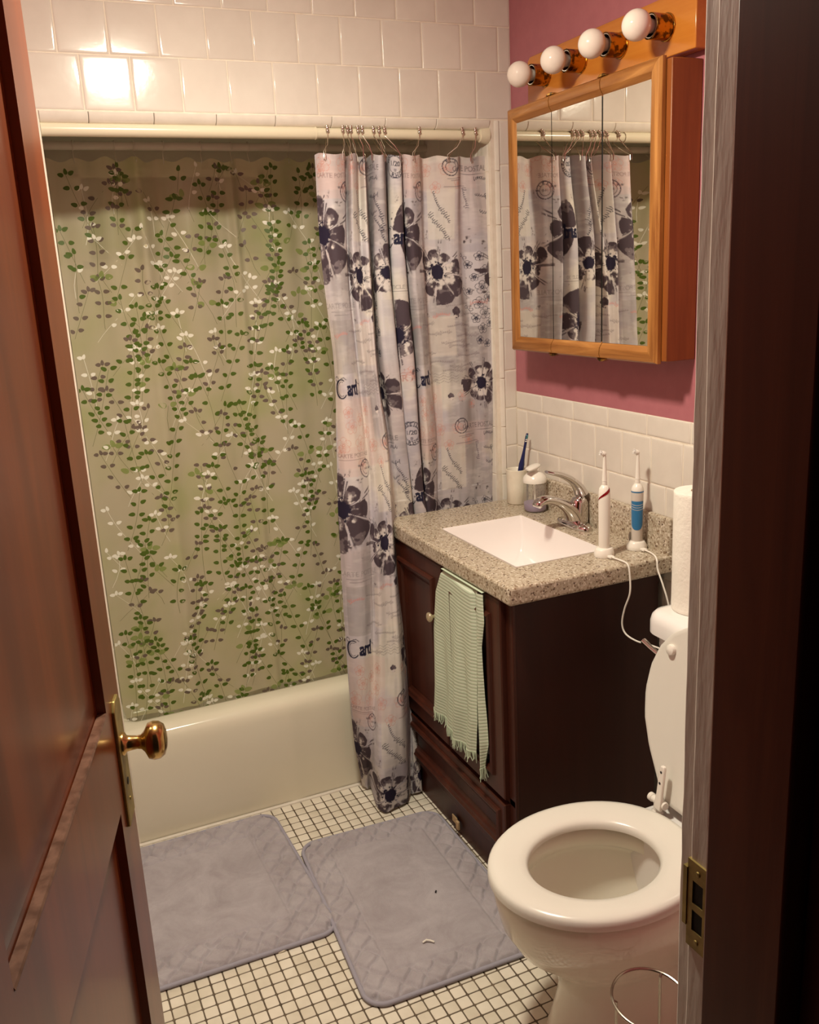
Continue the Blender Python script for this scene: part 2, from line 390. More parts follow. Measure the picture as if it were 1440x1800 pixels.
# right jamb: white painted rebate with strike plate, dark stop and dark casing on the hall side
mb = MB(); mb.smooth = False
def wav(mb, x0, x1, y0, y1, n=60, amp=.0012):
    rs = []
    for k in range(n+1):
        z = 2.06*k/n; w = random.uniform(-amp, amp); rs.append([(x0, y0+w*.4, z), (x0+w*.3, y1+w, z), (x1, y1, z), (x1, y0, z)])
    mb.rings(rs, True, True, True)
wav(mb, JX, JX+.03, .585, .628)
wav(mb, JX+.004, JX+.03, .628, .647)
tj = struct(mb.build('trim_4', M['jambwhite'], bevel=.0015))
mb = MB(); mb.smooth = False; mb.box(JX-.012, JX+.03, .497, .594, 0, 2.06)
struct(mb.build('trim_5', M['jambdark'], bevel=.003))
mb = MB(); mb.smooth = False; mb.box(JX+.012, JX+.10, .470, .496, 0, 2.06); mb.box(JX+.03, JX+.05, .462, .471, 0, 2.06)
struct(mb.build('trim_6', M['jambdark'], bevel=.003))
mb = MB(); mb.smooth = False; mb.box(DX-.09, DX, .47, .585, 0, 2.06); struct(mb.build('trim_7', M['jambdark'], bevel=.003))
sp = thing('strike_plate', (JX, .62, .87), 'tarnished brass strike plate with two dark slots on white door jamb', 'strike plate')
def plate_with_holes(mb, x0, x1, ys, zs, holes):
    for a in range(len(ys)-1):
        for b in range(len(zs)-1):
            if (a, b) not in holes: mb.box(x0, x1, ys[a], ys[a+1], zs[b], zs[b+1])
mb = MB(); mb.smooth = False
plate_with_holes(mb, JX-.0025, JX+.001, [.600, .606, .621, .6285], [.868, .889, .913, .921, .947, .969], {(1, 1), (1, 3)})
mb.box(JX-.0035, JX+.002, .6285, .634, .890, .958)
mb.build('plate', M['platebrass'], sp)
mb = MB(); mb.smooth = False; mb.box(JX-.0012, JX+.0005, .605, .622, .888, .914); mb.box(JX-.0012, JX+.0005, .605, .622, .920, .948); mb.build('slot_recess', M['darkhole'], sp)
for z in (.958, .878):
    mb = MB(); mb.lathe([(.0001, .0012), (.0025, .001), (.0032, 0)], (JX-.0025, .6135, z), (-1,0,0), 14); mb.build('screw', M['platebrass'], sp)

# ------------------------------------------------------------------ door, swung into the room
dd = Vector((.2514, .9679, 0)); dn = Vector((.9679, -.2514, 0)); DP = Vector((.0863, 1.292, 0))
def D(s, z, h=0.0): return DP+dd*s+dn*h+Vector((0, 0, z))
door = thing('door', (D(-.69, 0).x, D(-.69, 0).y, 0), 'dark red-brown varnished panelled door standing open at the left', 'door')
door.name = 'door_1'; del door['category']; del door['label']; door['kind'] = 'structure'
mb = MB(); mb.smooth = False
W = .690; TH = .035
ss = [-W, -.600, -.100, 0]; zz = [.012, .20, .850, 1.0, 1.90, 2.03]
for a in range(3):
    for b in range(5):
        if a == 1 and b in (1, 3):
            mb.panel(D(0, 0), dd, (0,0,1), dn, ss[a], ss[a+1], zz[b], zz[b+1], [(0, 0), (.001, -.012), (.012, -.013), (.016, -.0115), (.05, -.0115)], True)
        else: mb.panel(D(0, 0), dd, (0,0,1), dn, ss[a], ss[a+1], zz[b], zz[b+1], [(0, 0)], True)
q = lambda s, z, h: tuple(D(s, z, h))
mb.add([q(-W, .012, -TH), q(0, .012, -TH), q(0, 2.03, -TH), q(-W, 2.03, -TH), q(-W, .012, 0), q(0, .012, 0), q(0, 2.03, 0), q(-W, 2.03, 0)], [(3,2,1,0)[::-1], (0,1,5,4), (1,2,6,5), (2,3,7,6), (3,0,4,7)])
mb.build('leaf', M['door'], door)
# sill of the upper panel; pale colour holds dust and a painted-in highlight
mb = MB(); mb.smooth = False
rs = []
for s in (-.599, -.1015):
    rs.append([tuple(D(s, 1.0005, .0012)), tuple(D(s, 1.0035, -.0002)), tuple(D(s, 1.0030, -.0112)), tuple(D(s, 1.0005, -.0112))])
mb.rings(rs, True, True, True); mb.build('panel_sill', M['doorledge'], door)['label'] = 'dusty panel moulding with its highlight coloured in'
mb = MB(); mb.smooth = False
pl = [(-.068, .808), (-.018, .808), (-.018, .986), (-.030, .998), (-.056, .998), (-.068, .986)]
mb.prism(pl, lambda p: D(p[0], p[1], -.001), lambda p: D(p[0], p[1], .0045))
mb.build('escutcheon', M['platebrass'], door, bevel=.0015)
kc = D(-.043, .926, .0045); mb = MB()
mb.lathe([(.0165, 0), (.0165, .003), (.0115, .006), (.0105, .012), (.0095, .020), (.0105, .026), (.016, .031), (.0255, .036), (.0275, .043), (.0265, .051), (.022, .0575), (.012, .061), (.0005, .062)], kc, dn, 40)
mb.build('knob', M['brass'], door, auto=0)
mb = MB(); mb.lathe([(.0165, 0), (.0105, .012), (.0105, .026), (.0265, .036), (.0275, .043), (.022, .0575), (.0005, .062)], D(-.043, .926, -TH), -dn, 32); mb.build('knob', M['brass'], door, auto=0)
for z in (.84,):
    mb = MB(); mb.lathe([(.003, 0), (.003, .001), (.0001, .0016)], D(-.043, z, .0045), dn, 12); mb.build('screw', M['platebrass'], door)
mb = MB(); mb.lathe([(.0055, 0), (.0055, .0006)], D(-.043, .868, .0045), dn, 16, False, True); mb.build('keyhole', M['darkhole'], door)
for z in (.3, 1.02, 1.75):
    mb = MB(); mb.lathe([(.0001, 0), (.006, 0), (.006, .09), (.0001, .09)], D(-W-.006, z, .0), (0,0,1), 12); mb.build('hinge', M['platebrass'], door)

# ------------------------------------------------------------------ ceiling light
lt = thing('ceiling_light', (LIGHT_POS[0], LIGHT_POS[1], 2.42), 'round frosted ceiling light over the middle of the bathroom', 'lamp')
mb = MB(); mb.lathe([(.0001, .16), (.05, .16), (.05, .03), (.096, .024), (.096, .0), (.092, -.004), (.088, .0), (.085, .006)], LIGHT_POS, (0,0,1), 48); mb.build('shading_drum', M['chrome'], lt)  # unseen opaque housing, shaped to hold back the lamp's sideways and upward light
mb = MB(); mb.lathe([(.086, .004), (.086, -.002), (.081, -.010), (.07, -.018), (.045, -.026), (.02, -.029), (.0001, -.030)], LIGHT_POS, (0,0,1), 24); mb.build('diffuser', M['lamp'], lt, auto=0)

# ------------------------------------------------------------------ bathtub
tb = thing('bathtub', (.77, 2.8, 0), 'cream enamelled built-in bathtub with a plain rounded front apron', 'bathtub')
mb = MB(); xs = [AX0+(AX1-AX0)*k/60 for k in range(61)]
rows = []
prof = [(YB+.002, 0.0), (YB+.0, .03), (YB-.001, .12), (YB-.002, .22), (YB-.001, .29), (YB+.002, .312), (YB+.010, .328), (YB+.022, .336), (YB+.045, .339), (YB+.085, .338), (YB+.100, .334), (YB+.110, .322), (YB+.118, .29), (YB+.150, .12), (YB+.175, .085), (YB+.22, .07), (YA-.2, .07), (YA-.13, .085), (YA-.09, .13), (YA-.06, .29), (YA-.05, .33), (YA-.03, .338), (YA-.001, .338)]
for yv, zv in prof:
    r = []
    for x in xs:
        e = min(x-AX0, AX1-x); deep = sm(0.015, .05, e) if yv > YB+.08 and yv < YA-.03 else 1
        zz_ = zv if deep == 1 else .338+(zv-.338)*deep
        b = .0035*math.exp(-((x-.64)/.018)**2) if yv < YB+.03 else 0
        rec = -.0025*sm(.66, .70, x) if yv < YB+.01 and zv < .31 else 0
        r.append((x, yv-b-rec*0, zz_))
    rows.append(r)
mb.rings([list(r) for r in rows][::-1], False)
mb.build('shell', M['tub'], tb, auto=50)
mb = MB(); mb.smooth = False; mb.box(AX0, AX1, YB+.002, YB+.008, 0, .006); mb.build('caulk', M['trimtile'], tb)

# ------------------------------------------------------------------ shower rods
r1 = thing('curtain_rod', (AX1, 2.47, 1.928), 'thick cream tension shower rod just below the tiled header', 'shower rod')
ry, rz_ = 2.470, 1.928
mb = MB(); mb.lathe([(.0001, 0), (.0155, 0), (.0155, .685)], (AX0+.001, ry, rz_), X, 28); mb.lathe([(.0155, 0), (.0165, .001), (.0165, .004), (.0145, .0048)], (AX0+.684, ry, rz_), X, 28); mb.build('outer_tube', M['rod'], r1)
mb = MB(); mb.lathe([(.0136, 0), (.0136, .50)], (AX0+.68, ry, rz_), X, 28); mb.build('inner_tube', M['rod'], r1)
mb = MB(); mb.lathe([(.0135, 0), (.0185, .002), (.021, .014), (.0225, .024), (.0225, .028), (.0001, .028)], (AX1-.029, ry, rz_), X, 28); mb.build('end_cap', M['rod'], r1)
r2 = thing('liner_rod', (AX1, 2.88, 1.949), 'thin white inner shower rod behind the cream rod', 'shower rod')
mb = MB(); mb.lathe([(.0001, 0), (.0115, 0), (.0115, AX1-AX0-.002), (.0001, AX1-AX0-.002)], (AX0+.001, 2.88, 1.949), X, 20); mb.build('tube', M['rod2'], r2)

# ------------------------------------------------------------------ printed leaf liner
LX0, LX1 = .200, 1.36
LY, LT, LR = 2.88, 1.912, 1.949
def liner_y(x, z):
    t = (x-LX0); top = sm(1.2, 1.87, z)
    y = LY+.014*math.sin(t*26+.6*math.sin(z*1.3))*(.55+.45*top)+.006*math.sin(t*61+1.3)*(.3+.7*top)
    for xc, wd, am in ((.44, .022, .034), (.50, .03, -.012), (.33, .03, .010), (.66, .028, -.018), (.72, .014, .022), (.82, .03, .016), (.95, .03, .016)):
        xz = xc-.02*(1.87-z)*(.3 if xc < .5 else .2); y -= am*math.exp(-((x-xz)/wd)**2)*(.45+.55*top)
    y -= (1.87-z)*.008
    return y
def LP(x, z, off=0.0):
    zt = z
    return (x, liner_y(x, z)-off, zt)
lin_o = thing('liner_curtain', (.78, 2.88, 1.94), 'sheer shower curtain printed with green, taupe and white leaves', 'shower curtain')
mb = MB()
def topz(x): return LT+.006*math.cos((x-.2)*2*PI/.078)
mb.grid(lambda a, b: LP(LX0+(LX1-LX0)*a, .20+(topz(LX0+(LX1-LX0)*a)-.20)*b), 300, 60)
rl = random.Random(3)
leaves = MB(); leaves.smooth = True
def leaf(cx, cz, ang, L, Wd, slot, off):
    mb.slot = slot; c, s = math.cos(ang), math.sin(ang); pts = []
    for k in range(12):
        a = 2*PI*k/12; u = math.cos(a)*L/2; v = math.sin(a)*Wd/2*(1-.28*math.cos(a))
        x, z = cx+u*c-v*s, cz+u*s+v*c
        pts.append(LP(min(max(x, LX0+.002), LX1), z, off))
    mb.add(pts, [tuple(range(12))])
def vine(x0, z0, length, lean, slot, size, bend, gap):
    n = int(length/gap); px, pz = x0, z0; pts = []
    ph = rl.uniform(0, 6)
    for k in range(n*2+1):
        t = k/(n*2); x = x0+lean*t+bend*math.sin(t*3+ph); z = z0+length*t
        if z > LT-.02 or z < .12 or not (LX0+.01 < x < 1.02): continue
        pts.append((x, z))
        if k % 2 == 0 and k > 1:
            for sgn in (-1, 1):
                if rl.random() < .13: continue
                a = rl.uniform(-.1, .6)*(1 if sgn > 0 else -1)+(0 if sgn > 0 else PI)
                dx = size*(.72+.1*rl.random())
                leaf(x+sgn*dx, z+size*rl.uniform(.0, .35), a if sgn > 0 else a, size*rl.uniform(.85, 1.1), size*.66, slot, .0006+.0002*(slot == 2))
    if len(pts) > 2:
        mb.slot = 6 if slot != 4 else 4
        vs = []; fs = []
        for (x, z) in pts: vs += [LP(x-.0006, z, .0004), LP(x+.0006, z, .0004)]
        for k in range(len(pts)-1): fs.append((2*k, 2*k+1, 2*k+3, 2*k+2))
        mb.add(vs, fs)
        if rl.random() < .8: leaf(pts[-1][0], pts[-1][1]+size*.5, PI/2+rl.uniform(-.4, .4), size*.95, size*.58, slot, .0008)
slots = {'g': 2, 't': 3, 'w': 4, 'p': 5}
for kind, cnt, size, gap in (('p', 40, .025, .055), ('w', 96, .0165, .038), ('t', 92, .0172, .033), ('g', 104, .0184, .036)):
    for i in range(cnt):
        o_ = {'p': .13, 'w': .37, 't': .61, 'g': .89}[kind]; x = LX0+.0+(1.02-LX0)*((i*.7548777+o_+rl.uniform(-.03, .03)) % 1.0)
        z = -.04+1.92*((i*.5698403+o_*.7+rl.uniform(-.02, .02)) % 1.0)
        vine(x, z, rl.uniform(.13, .30) if kind == 'g' else rl.uniform(.07, .17), rl.uniform(-.10, .11), slots[kind], size, rl.uniform(-.015, .015), gap)
mb.slot = 0
o = mb.build('panel', [M['liner'], M['liner'], M['leafg'], M['leafm'], M['leafw'], M['leafp'], M['stem']], lin_o)
for k, x in enumerate((.275, .388, .441, .526, .635, .726, .778, .903, 1.0, 1.10, 1.20, 1.30)):
    mb = MB(); zc = LR; yt = liner_y(x, LT-.01)
    P = [(x, LY+.0145*math.cos(a), zc+.0145*math.sin(a)) for a in [PI*1.35-k2*PI*1.55/14 for k2 in range(15)]]
    P = P+[(x, (P[-1][1]+yt)/2, LT+.012), (x, yt-.003, LT-.004), (x, yt+.003, LT-.012)]
    h = mb.build('x', M['rod2']) if False else None
    mb.tube(P, .0014, 6); h = mb.build('liner_hook', M['rod2'])
    tag(h, 'small pale hook holding the leaf print curtain on the inner rod', 'curtain hook', 'hooks along the thin inner rod')

# ------------------------------------------------------------------ floral curtain, gathered at the right and draped outside the tub
CP=[[(0.845,2.460),(0.835,2.440),(0.845,2.420),(0.827,2.400),(0.816,2.390),(0.811,2.382),(0.801,2.365),(0.811,2.380),(0.841,2.420)],
[(0.857,2.435),(0.850,2.420),(0.851,2.390),(0.840,2.370),(0.832,2.360),(0.826,2.352),(0.811,2.337),(0.818,2.360),(0.845,2.410)],
[(0.884,2.420),(0.870,2.405),(0.871,2.380),(0.867,2.360),(0.863,2.350),(0.855,2.340),(0.833,2.319),(0.828,2.330),(0.851,2.400)],
[(0.920,2.440),(0.900,2.420),(0.897,2.395),(0.897,2.375),(0.897,2.365),(0.887,2.354),(0.859,2.323),(0.842,2.315),(0.862,2.400)],
[(0.938,2.475),(0.914,2.440),(0.913,2.410),(0.913,2.385),(0.909,2.370),(0.901,2.359),(0.871,2.320),(0.845,2.290),(0.841,2.300)],
[(0.934,2.425),(0.918,2.410),(0.922,2.390),(0.924,2.370),(0.922,2.355),(0.913,2.342),(0.880,2.299),(0.849,2.265),(0.845,2.262)],
[(0.954,2.440),(0.937,2.420),(0.938,2.395),(0.945,2.375),(0.944,2.360),(0.934,2.345),(0.900,2.293),(0.871,2.255),(0.866,2.255)],
[(0.978,2.485),(0.953,2.435),(0.952,2.400),(0.956,2.370),(0.954,2.355),(0.947,2.340),(0.922,2.289),(0.900,2.255),(0.893,2.258)],
[(0.985,2.455),(0.969,2.420),(0.962,2.395),(0.971,2.370),(0.967,2.355),(0.961,2.340),(0.943,2.291),(0.930,2.265),(0.929,2.270)],
[(1.008,2.500),(1.008,2.500),(1.000,2.480),(1.009,2.450),(1.002,2.430),(0.996,2.405),(0.978,2.335),(0.973,2.320),(0.956,2.310)],
[(1.014,2.445),(0.990,2.430),(0.995,2.420),(1.020,2.430),(1.027,2.437),(1.027,2.437),(0.985,2.385),(0.976,2.315),(0.972,2.300)],
[(1.032,2.435),(1.025,2.420),(1.034,2.410),(1.055,2.430),(1.065,2.437),(1.065,2.437),(0.990,2.405),(0.993,2.325),(0.996,2.305)],
[(1.067,2.500),(1.058,2.490),(1.063,2.480),(1.071,2.470),(1.082,2.480),(1.082,2.480),(0.990,2.425),(0.985,2.360),(0.988,2.340)],
[(1.062,2.455),(1.044,2.440),(1.048,2.430),(1.061,2.435),(1.078,2.450),(1.078,2.450),(0.996,2.432),(0.975,2.390),(0.980,2.370)],
[(1.089,2.445),(1.079,2.430),(1.087,2.420),(1.097,2.430),(1.110,2.445),(1.110,2.445),(1.010,2.430),(0.985,2.420),(0.985,2.400)],
[(1.111,2.500),(1.109,2.500),(1.117,2.490),(1.121,2.485),(1.127,2.485),(1.127,2.485),(1.050,2.442),(1.020,2.435),(1.000,2.432)],
[(1.102,2.460),(1.096,2.455),(1.108,2.450),(1.116,2.455),(1.125,2.470),(1.125,2.470),(1.150,2.441),(1.145,2.441),(1.132,2.441)],
[(1.117,2.440),(1.109,2.430),(1.117,2.425),(1.129,2.435),(1.137,2.455),(1.137,2.455),(1.167,2.434),(1.164,2.434),(1.151,2.434)],
[(1.152,2.460),(1.146,2.455),(1.150,2.450),(1.165,2.458),(1.169,2.477),(1.169,2.477),(1.179,2.441),(1.174,2.441),(1.164,2.441)],
[(1.177,2.495),(1.171,2.485),(1.174,2.480),(1.183,2.480),(1.185,2.490),(1.185,2.490),(1.198,2.434),(1.192,2.434),(1.182,2.434)],
[(1.220,2.480),(1.215,2.475),(1.228,2.470),(1.230,2.475),(1.233,2.490),(1.233,2.490),(1.221,2.441),(1.216,2.441),(1.208,2.441)],
[(1.275,2.470),(1.263,2.470),(1.273,2.465),(1.277,2.472),(1.285,2.490),(1.285,2.490),(1.251,2.434),(1.244,2.434),(1.241,2.434)],
[(1.298,2.490),(1.295,2.485),(1.306,2.480),(1.314,2.485),(1.313,2.490),(1.313,2.490),(1.279,2.441),(1.272,2.441),(1.272,2.441)],
[(1.327,2.475),(1.341,2.475),(1.340,2.470),(1.340,2.475),(1.344,2.490),(1.344,2.490),(1.309,2.434),(1.303,2.434),(1.302,2.434)],
[(1.374,2.485),(1.395,2.485),(1.380,2.475),(1.374,2.477),(1.377,2.490),(1.377,2.490),(1.338,2.441),(1.333,2.441),(1.332,2.441)]]
CU= [0.0, 0.031, 0.06, 0.097, 0.126, 0.158, 0.181, 0.208, 0.229, 0.316, 0.373, 0.409, 0.482, 0.532, 0.57, 0.643, 0.686, 0.714, 0.76, 0.8, 0.852, 0.905, 0.943, 0.982, 1.03]

CP = np.array(CP); CU = np.array(CU); CZ = np.array([1.872, 1.61, 1.31, 1.07, .92, .80, .42, .2, .005])
def cr(p0, p1, p2, p3, t): return .5*((2*p1)+(-p0+p2)*t+(2*p0-5*p1+4*p2-p3)*t*t+(-p0+3*p1-3*p2+p3)*t**3)
def surf(u, z):
    n = len(CU); fi = np.interp(u, CU, np.arange(n)); i = np.clip(fi.astype(int), 0, n-2); t = (fi-i)[..., None]
    m_ = len(CZ); fj = np.interp(-z, -CZ, np.arange(m_)); j = np.clip(fj.astype(int), 0, m_-2); s = (fj-j)[..., None]
    def row(jj):
        jj = np.clip(jj, 0, m_-1); g = lambda k: CP[np.clip(k, 0, n-1), jj]
        return cr(g(i-1), g(i), g(i+1), g(i+2), t)
    q = cr(row(j-1), row(j), row(j+1), row(j+2), s)
    return q[..., 0], q[..., 1]
UL = float(CU[-1]); NU, NV = 640, 1040
U1 = np.linspace(0, UL, NU); V1 = np.linspace(0, 1.872, NV)
UU, VV = np.meshgrid(U1, V1)
def S3(c): return np.array(lin(c)[:3])
def vnoise(u, v, su, sv, seed):
    r = np.random.default_rng(seed).random((256, 256)); a = u*su+1000.3; b = v*sv+1000.7
    i = np.floor(a).astype(int); j = np.floor(b).astype(int); fa = a-i; fb = b-j; fa = fa*fa*(3-2*fa); fb = fb*fb*(3-2*fb)
    i %= 256; j %= 256; i2 = (i+1) % 256; j2 = (j+1) % 256
    return (r[i, j]*(1-fa)+r[i2, j]*fa)*(1-fb)+(r[i, j2]*(1-fa)+r[i2, j2]*fa)*fb
def fbm(u, v, su, sv, seed, o=4):
    t = 0; w = 0
    for k in range(o): t = t+vnoise(u, v, su*2**k, sv*2**k, seed+k)*.55**k; w += .55**k
    return t/w
def sst(a, b, x): t = np.clip((x-a)/(b-a), 0, 1); return t*t*(3-2*t)
IMG = np.empty((NV, NU, 3)); IMG[:] = S3((200, 193, 198))
def mixin(al, c, sl=None):
    if sl is None: IMG[:] = IMG*(1-al[..., None])+S3(c)*al[..., None]
    else: IMG[sl] = IMG[sl]*(1-al[..., None])+S3(c)*al[..., None]
# washed background of paper scraps
mixin(sst(.45, .62, fbm(UU, VV, 5, 4, 1))*.85, (186, 180, 190))
mixin(sst(.50, .68, fbm(UU, VV, 7, 5, 21))*.8, (222, 214, 200))
mixin(sst(.52, .66, fbm(UU, VV, 6, 6, 41))*.3, (214, 192, 186))
mixin(sst(.50, .72, fbm(UU, VV, 9, 3, 61))*.75, (158, 150, 150))
mixin(sst(.45, .75, fbm(UU, VV, 60, 7, 81, 3))*.30, (150, 146, 146))
mixin(sst(.45, .75, fbm(UU, VV, 30, 90, 85, 3))*.22, (236, 230, 226))
def window(u, v, r, r2=None):
    r2 = r2 or r
    i0, i1 = np.searchsorted(U1, [u-r, u+r]); j0, j1 = np.searchsorted(V1, [v-r2, v+r2])
    return (slice(j0, j1), slice(i0, i1)) if i1 > i0 and j1 > j0 else None
PUR, PVR = .652, .748
def reps(u, v):
    return [(u+a*PUR, v+b*PVR) for a in (-1, 0, 1) for b in (-2, -1, 0, 1, 2) if -.12 < u+a*PUR < UL+.12 and -.12 < v+b*PVR < 1.99]
def patch(u0, v0, w, h, c, al, seed):
    for (u, v) in reps(u0, v0):
        sl = window(u, v, w/2+.01, h/2+.01)
        if sl is None: continue
        a, b = UU[sl]-u, VV[sl]-v
        e = .0022*np.abs(np.sin(a*700))+.0022*np.abs(np.sin(b*700))
        d = np.maximum(np.abs(a)-w/2, np.abs(b)-h/2)+e
        mixin(sst(.001, -.001, d)*al*(.55+.45*fbm(a, b, 40, 12, seed)), c, sl)
def strokes(paths, w, c, al=1.0):
    # paths in metres on the cloth, repeated
    for P in paths:
        P = np.array(P, float)
        for (du, dv) in [(a*PUR, b*PVR) for a in (-1, 0, 1) for b in (-2, -1, 0, 1, 2)]:
            Q = P+[du, dv]
            if Q[:, 0].max() < -.01 or Q[:, 0].min() > UL+.01 or Q[:, 1].max() < 0 or Q[:, 1].min() > 1.88: continue
            for k in range(len(Q)-1):
                a, b = Q[k], Q[k+1]; mid = (a+b)/2; r = np.abs(b-a)/2+w*1.5
                sl = window(mid[0], mid[1], r[0], r[1])
                if sl is None: continue
                X_, Y_ = UU[sl]-a[0], VV[sl]-a[1]; dx, dy = b-a; L2 = dx*dx+dy*dy+1e-12
                t = np.clip((X_*dx+Y_*dy)/L2, 0, 1); d = np.hypot(X_-t*dx, Y_-t*dy)
                mixin(sst(w*.9+.0006, w*.25, d)*al, c, sl)
def arc(u, v, r, a0=0, a1=360, n=24, ry=None):
    ry = ry or r
    return [(u+r*math.cos(math.radians(a0+(a1-a0)*k/n)), v+ry*math.sin(math.radians(a0+(a1-a0)*k/n))) for k in range(n+1)]
_tc = {}
def text_tris(s):
    if s in _tc: return _tc[s]
    cu = bpy.data.curves.new('t', 'FONT'); cu.body = s; cu.size = 1; cu.align_x = 'CENTER'; cu.resolution_u = 3
    ob = bpy.data.objects.new('t', cu); COL.objects.link(ob); bpy.context.view_layer.update()
    me = ob.to_mesh(); me.calc_loop_triangles(); co = [tuple(v.co[:2]) for v in me.vertices]
    tr = [[co[i] for i in t.vertices] for t in me.loop_triangles]; ob.to_mesh_clear(); bpy.data.objects.remove(ob); bpy.data.curves.remove(cu)
    _tc[s] = np.array(tr); return _tc[s]
def text(s, u0, v0, size, c, al=1.0, ang=0.0, shear=0.0, embolden=0.0, sx=1.0):
    T = text_tris(s).copy(); 
    if len(T) == 0: return
    T[..., 1] -= .35; T[..., 0] = T[..., 0]*sx+T[..., 1]*shear
    R_ = np.array([[math.cos(ang), math.sin(ang)], [-math.sin(ang), math.cos(ang)]]); T = T@R_*size
    for (u, v) in reps(u0, v0):
        A = np.zeros_like(UU[window(u, v, .2, .2)]) if window(u, v, .2, .2) else None
        if A is None: continue
        sl = window(u, v, .2, .2); X_, Y_ = UU[sl]-u, VV[sl]-v
        uu, vv = X_[0], Y_[:, 0]
        for t in T:
            lo = t.min(0)-embolden; hi = t.max(0)+embolden; i0, i1 = np.searchsorted(uu, [lo[0], hi[0]]); j0, j1 = np.searchsorted(vv, [lo[1], hi[1]])
            i0 = max(i0-1, 0); j0 = max(j0-1, 0); i1 += 1; j1 += 1
            x, y = X_[j0:j1, i0:i1], Y_[j0:j1, i0:i1]
            if x.size == 0: continue
            (x1, y1), (x2, y2), (x3, y3) = t; ar = (x2-x1)*(y3-y1)-(x3-x1)*(y2-y1)
            if abs(ar) < 1e-12: continue
            sg = 1 if ar > 0 else -1; d = np.full(x.shape, 9.0)
            for (ax_, ay_), (bx, by) in (((x1, y1), (x2, y2)), ((x2, y2), (x3, y3)), ((x3, y3), (x1, y1))):
                L = math.hypot(bx-ax_, by-ay_)+1e-9; d = np.minimum(d, sg*((bx-ax_)*(y-ay_)-(by-ay_)*(x-ax_))/L)
            A[j0:j1, i0:i1] = np.maximum(A[j0:j1, i0:i1], sst(-embolden-.0007, -embolden+.0006, d))
        mixin(A*al, c, sl)
PLUM, PLUM2, INK, PINK = (74, 62, 70), (106, 94, 100), (34, 34, 58), (206, 138, 122)
def daisy(u0, v0, R_, seed, n=8, d0=.34):
    for (u, v) in reps(u0, v0):
        sl = window(u, v, R_*1.3)
        if sl is None: continue
        x, y = UU[sl]-u, VV[sl]-v; r = np.hypot(x, y)/R_; th = np.arctan2(y, x)
        k = ((th/(2*PI)*n+seed*.37) % 1)-.5; idx = np.floor(th/(2*PI)*n+seed*.37)
        rl_ = .82+.22*np.sin(idx*5.1+seed)
        wob = fbm(x, y, 55, 55, seed)-.5
        pet = sst(.0, .03, (.50-np.abs(k))*np.clip((rl_-r)*2.2, 0, 1)**.5+wob*.16-.035)*(r > .12)
        mixin(pet*.9, (216, 208, 204), sl)
        outer = sst(d0, d0+.18, r+wob*.9)*pet
        dk = fbm(x, y, 34, 34, seed+5)
        mixin(outer*sst(.22, .30, dk)*.95, PLUM2, sl); mixin(outer*sst(.42, .48, dk)*.95, PLUM, sl)
        ln = sst(.04, .015, np.abs(np.abs(k)-.44))*sst(.15, .3, r)*sst(1.0, .8, r)*(fbm(x, y, 60, 60, seed+9) > .45)
        mixin(ln*.85, PLUM, sl)
        cen = sst(.235, .20, r+(fbm(x, y, 160, 160, seed+3)-.5)*.12)
        mixin(cen, (40, 34, 54), sl)
        dots = sst(.62, .68, fbm(x, y, 190, 190, seed+13, 2))*sst(.20, .24, r)*sst(.36, .28, r); mixin(dots, (40, 34, 54), sl)
def poppy(u0, v0, R_, seed):
    blobs = [(0, .5, .62, .55), (-.55, .1, .5, .5), (.55, .0, .62, .5), (.05, -.35, .75, .45), (-.4, -.55, .42, .5), (.35, -.85, .4, .4), (-.1, -1.05, .3, .35), (.7, .45, .25, .3)]
    for (u, v) in reps(u0, v0):
        sl = window(u, v, R_*1.5)
        if sl is None: continue
        x, y = UU[sl]-u, VV[sl]-v; wob = (fbm(x, y, 50, 50, seed)-.5)*.5
        A = np.zeros_like(x)
        for bx, by, rx, rr in blobs:
            d = np.hypot((x/R_-bx)/rx, (y/R_-by)/rr)+wob; A = np.maximum(A, sst(1.0, .93, d))
            ed = sst(.10, .03, np.abs(d-.90)); 
        st = fbm(x+y*.4, y-x*.3, 26, 70, seed+4); dk = fbm(x, y, 20, 20, seed+8)
        mixin(A, PLUM2, sl); mixin(A*sst(.40, .52, dk)*.95, PLUM, sl); mixin(A*sst(.56, .62, dk)*.8, (58, 46, 58), sl)
        low = sst(.15, -.35, y/R_)
        mixin(A*sst(.57, .61, st)*(.35+.65*low), (216, 206, 202), sl)
def lineflower(u, v, r, c, w, al, n=5):
    P = []
    for k in range(n):
        a = 360/n*k+20; P.append(arc(u+r*.58*math.cos(math.radians(a)), v+r*.58*math.sin(math.radians(a)), r*.46, 0, 360, 12))
    P.append(arc(u, v, r*.16, 0, 360, 8)); 
    for k in range(n):
        a = math.radians(360/n*k+20); P.append([(u+r*.2*math.cos(a), v+r*.2*math.sin(a)), (u+r*.6*math.cos(a), v+r*.6*math.sin(a))])
    strokes(P, w, c, al)
# paper patches
patch(.09, 1.13, .17, .20, (220, 196, 190), .5, 5); patch(.205, .99, .09, .19, (224, 217, 204), .6, 6)
patch(.29, 1.13, .13, .10, (156, 148, 150), .6, 7); patch(.24, 1.82, .20, .075, (196, 172, 172), .5, 8)
patch(.34, 1.50, .10, .22, (220, 214, 218), .7, 9); patch(.43, 1.36, .10, .26, (176, 172, 176), .5, 10); patch(.52, 1.30, .12, .10, (218, 198, 192), .5, 11)
patch(.06, 1.80, .10, .09, (212, 182, 176), .5, 12); patch(.06, .62, .09, .15, (150, 142, 138), .5, 13); patch(.18, 1.37, .10, .12, (224, 212, 200), .6, 14)
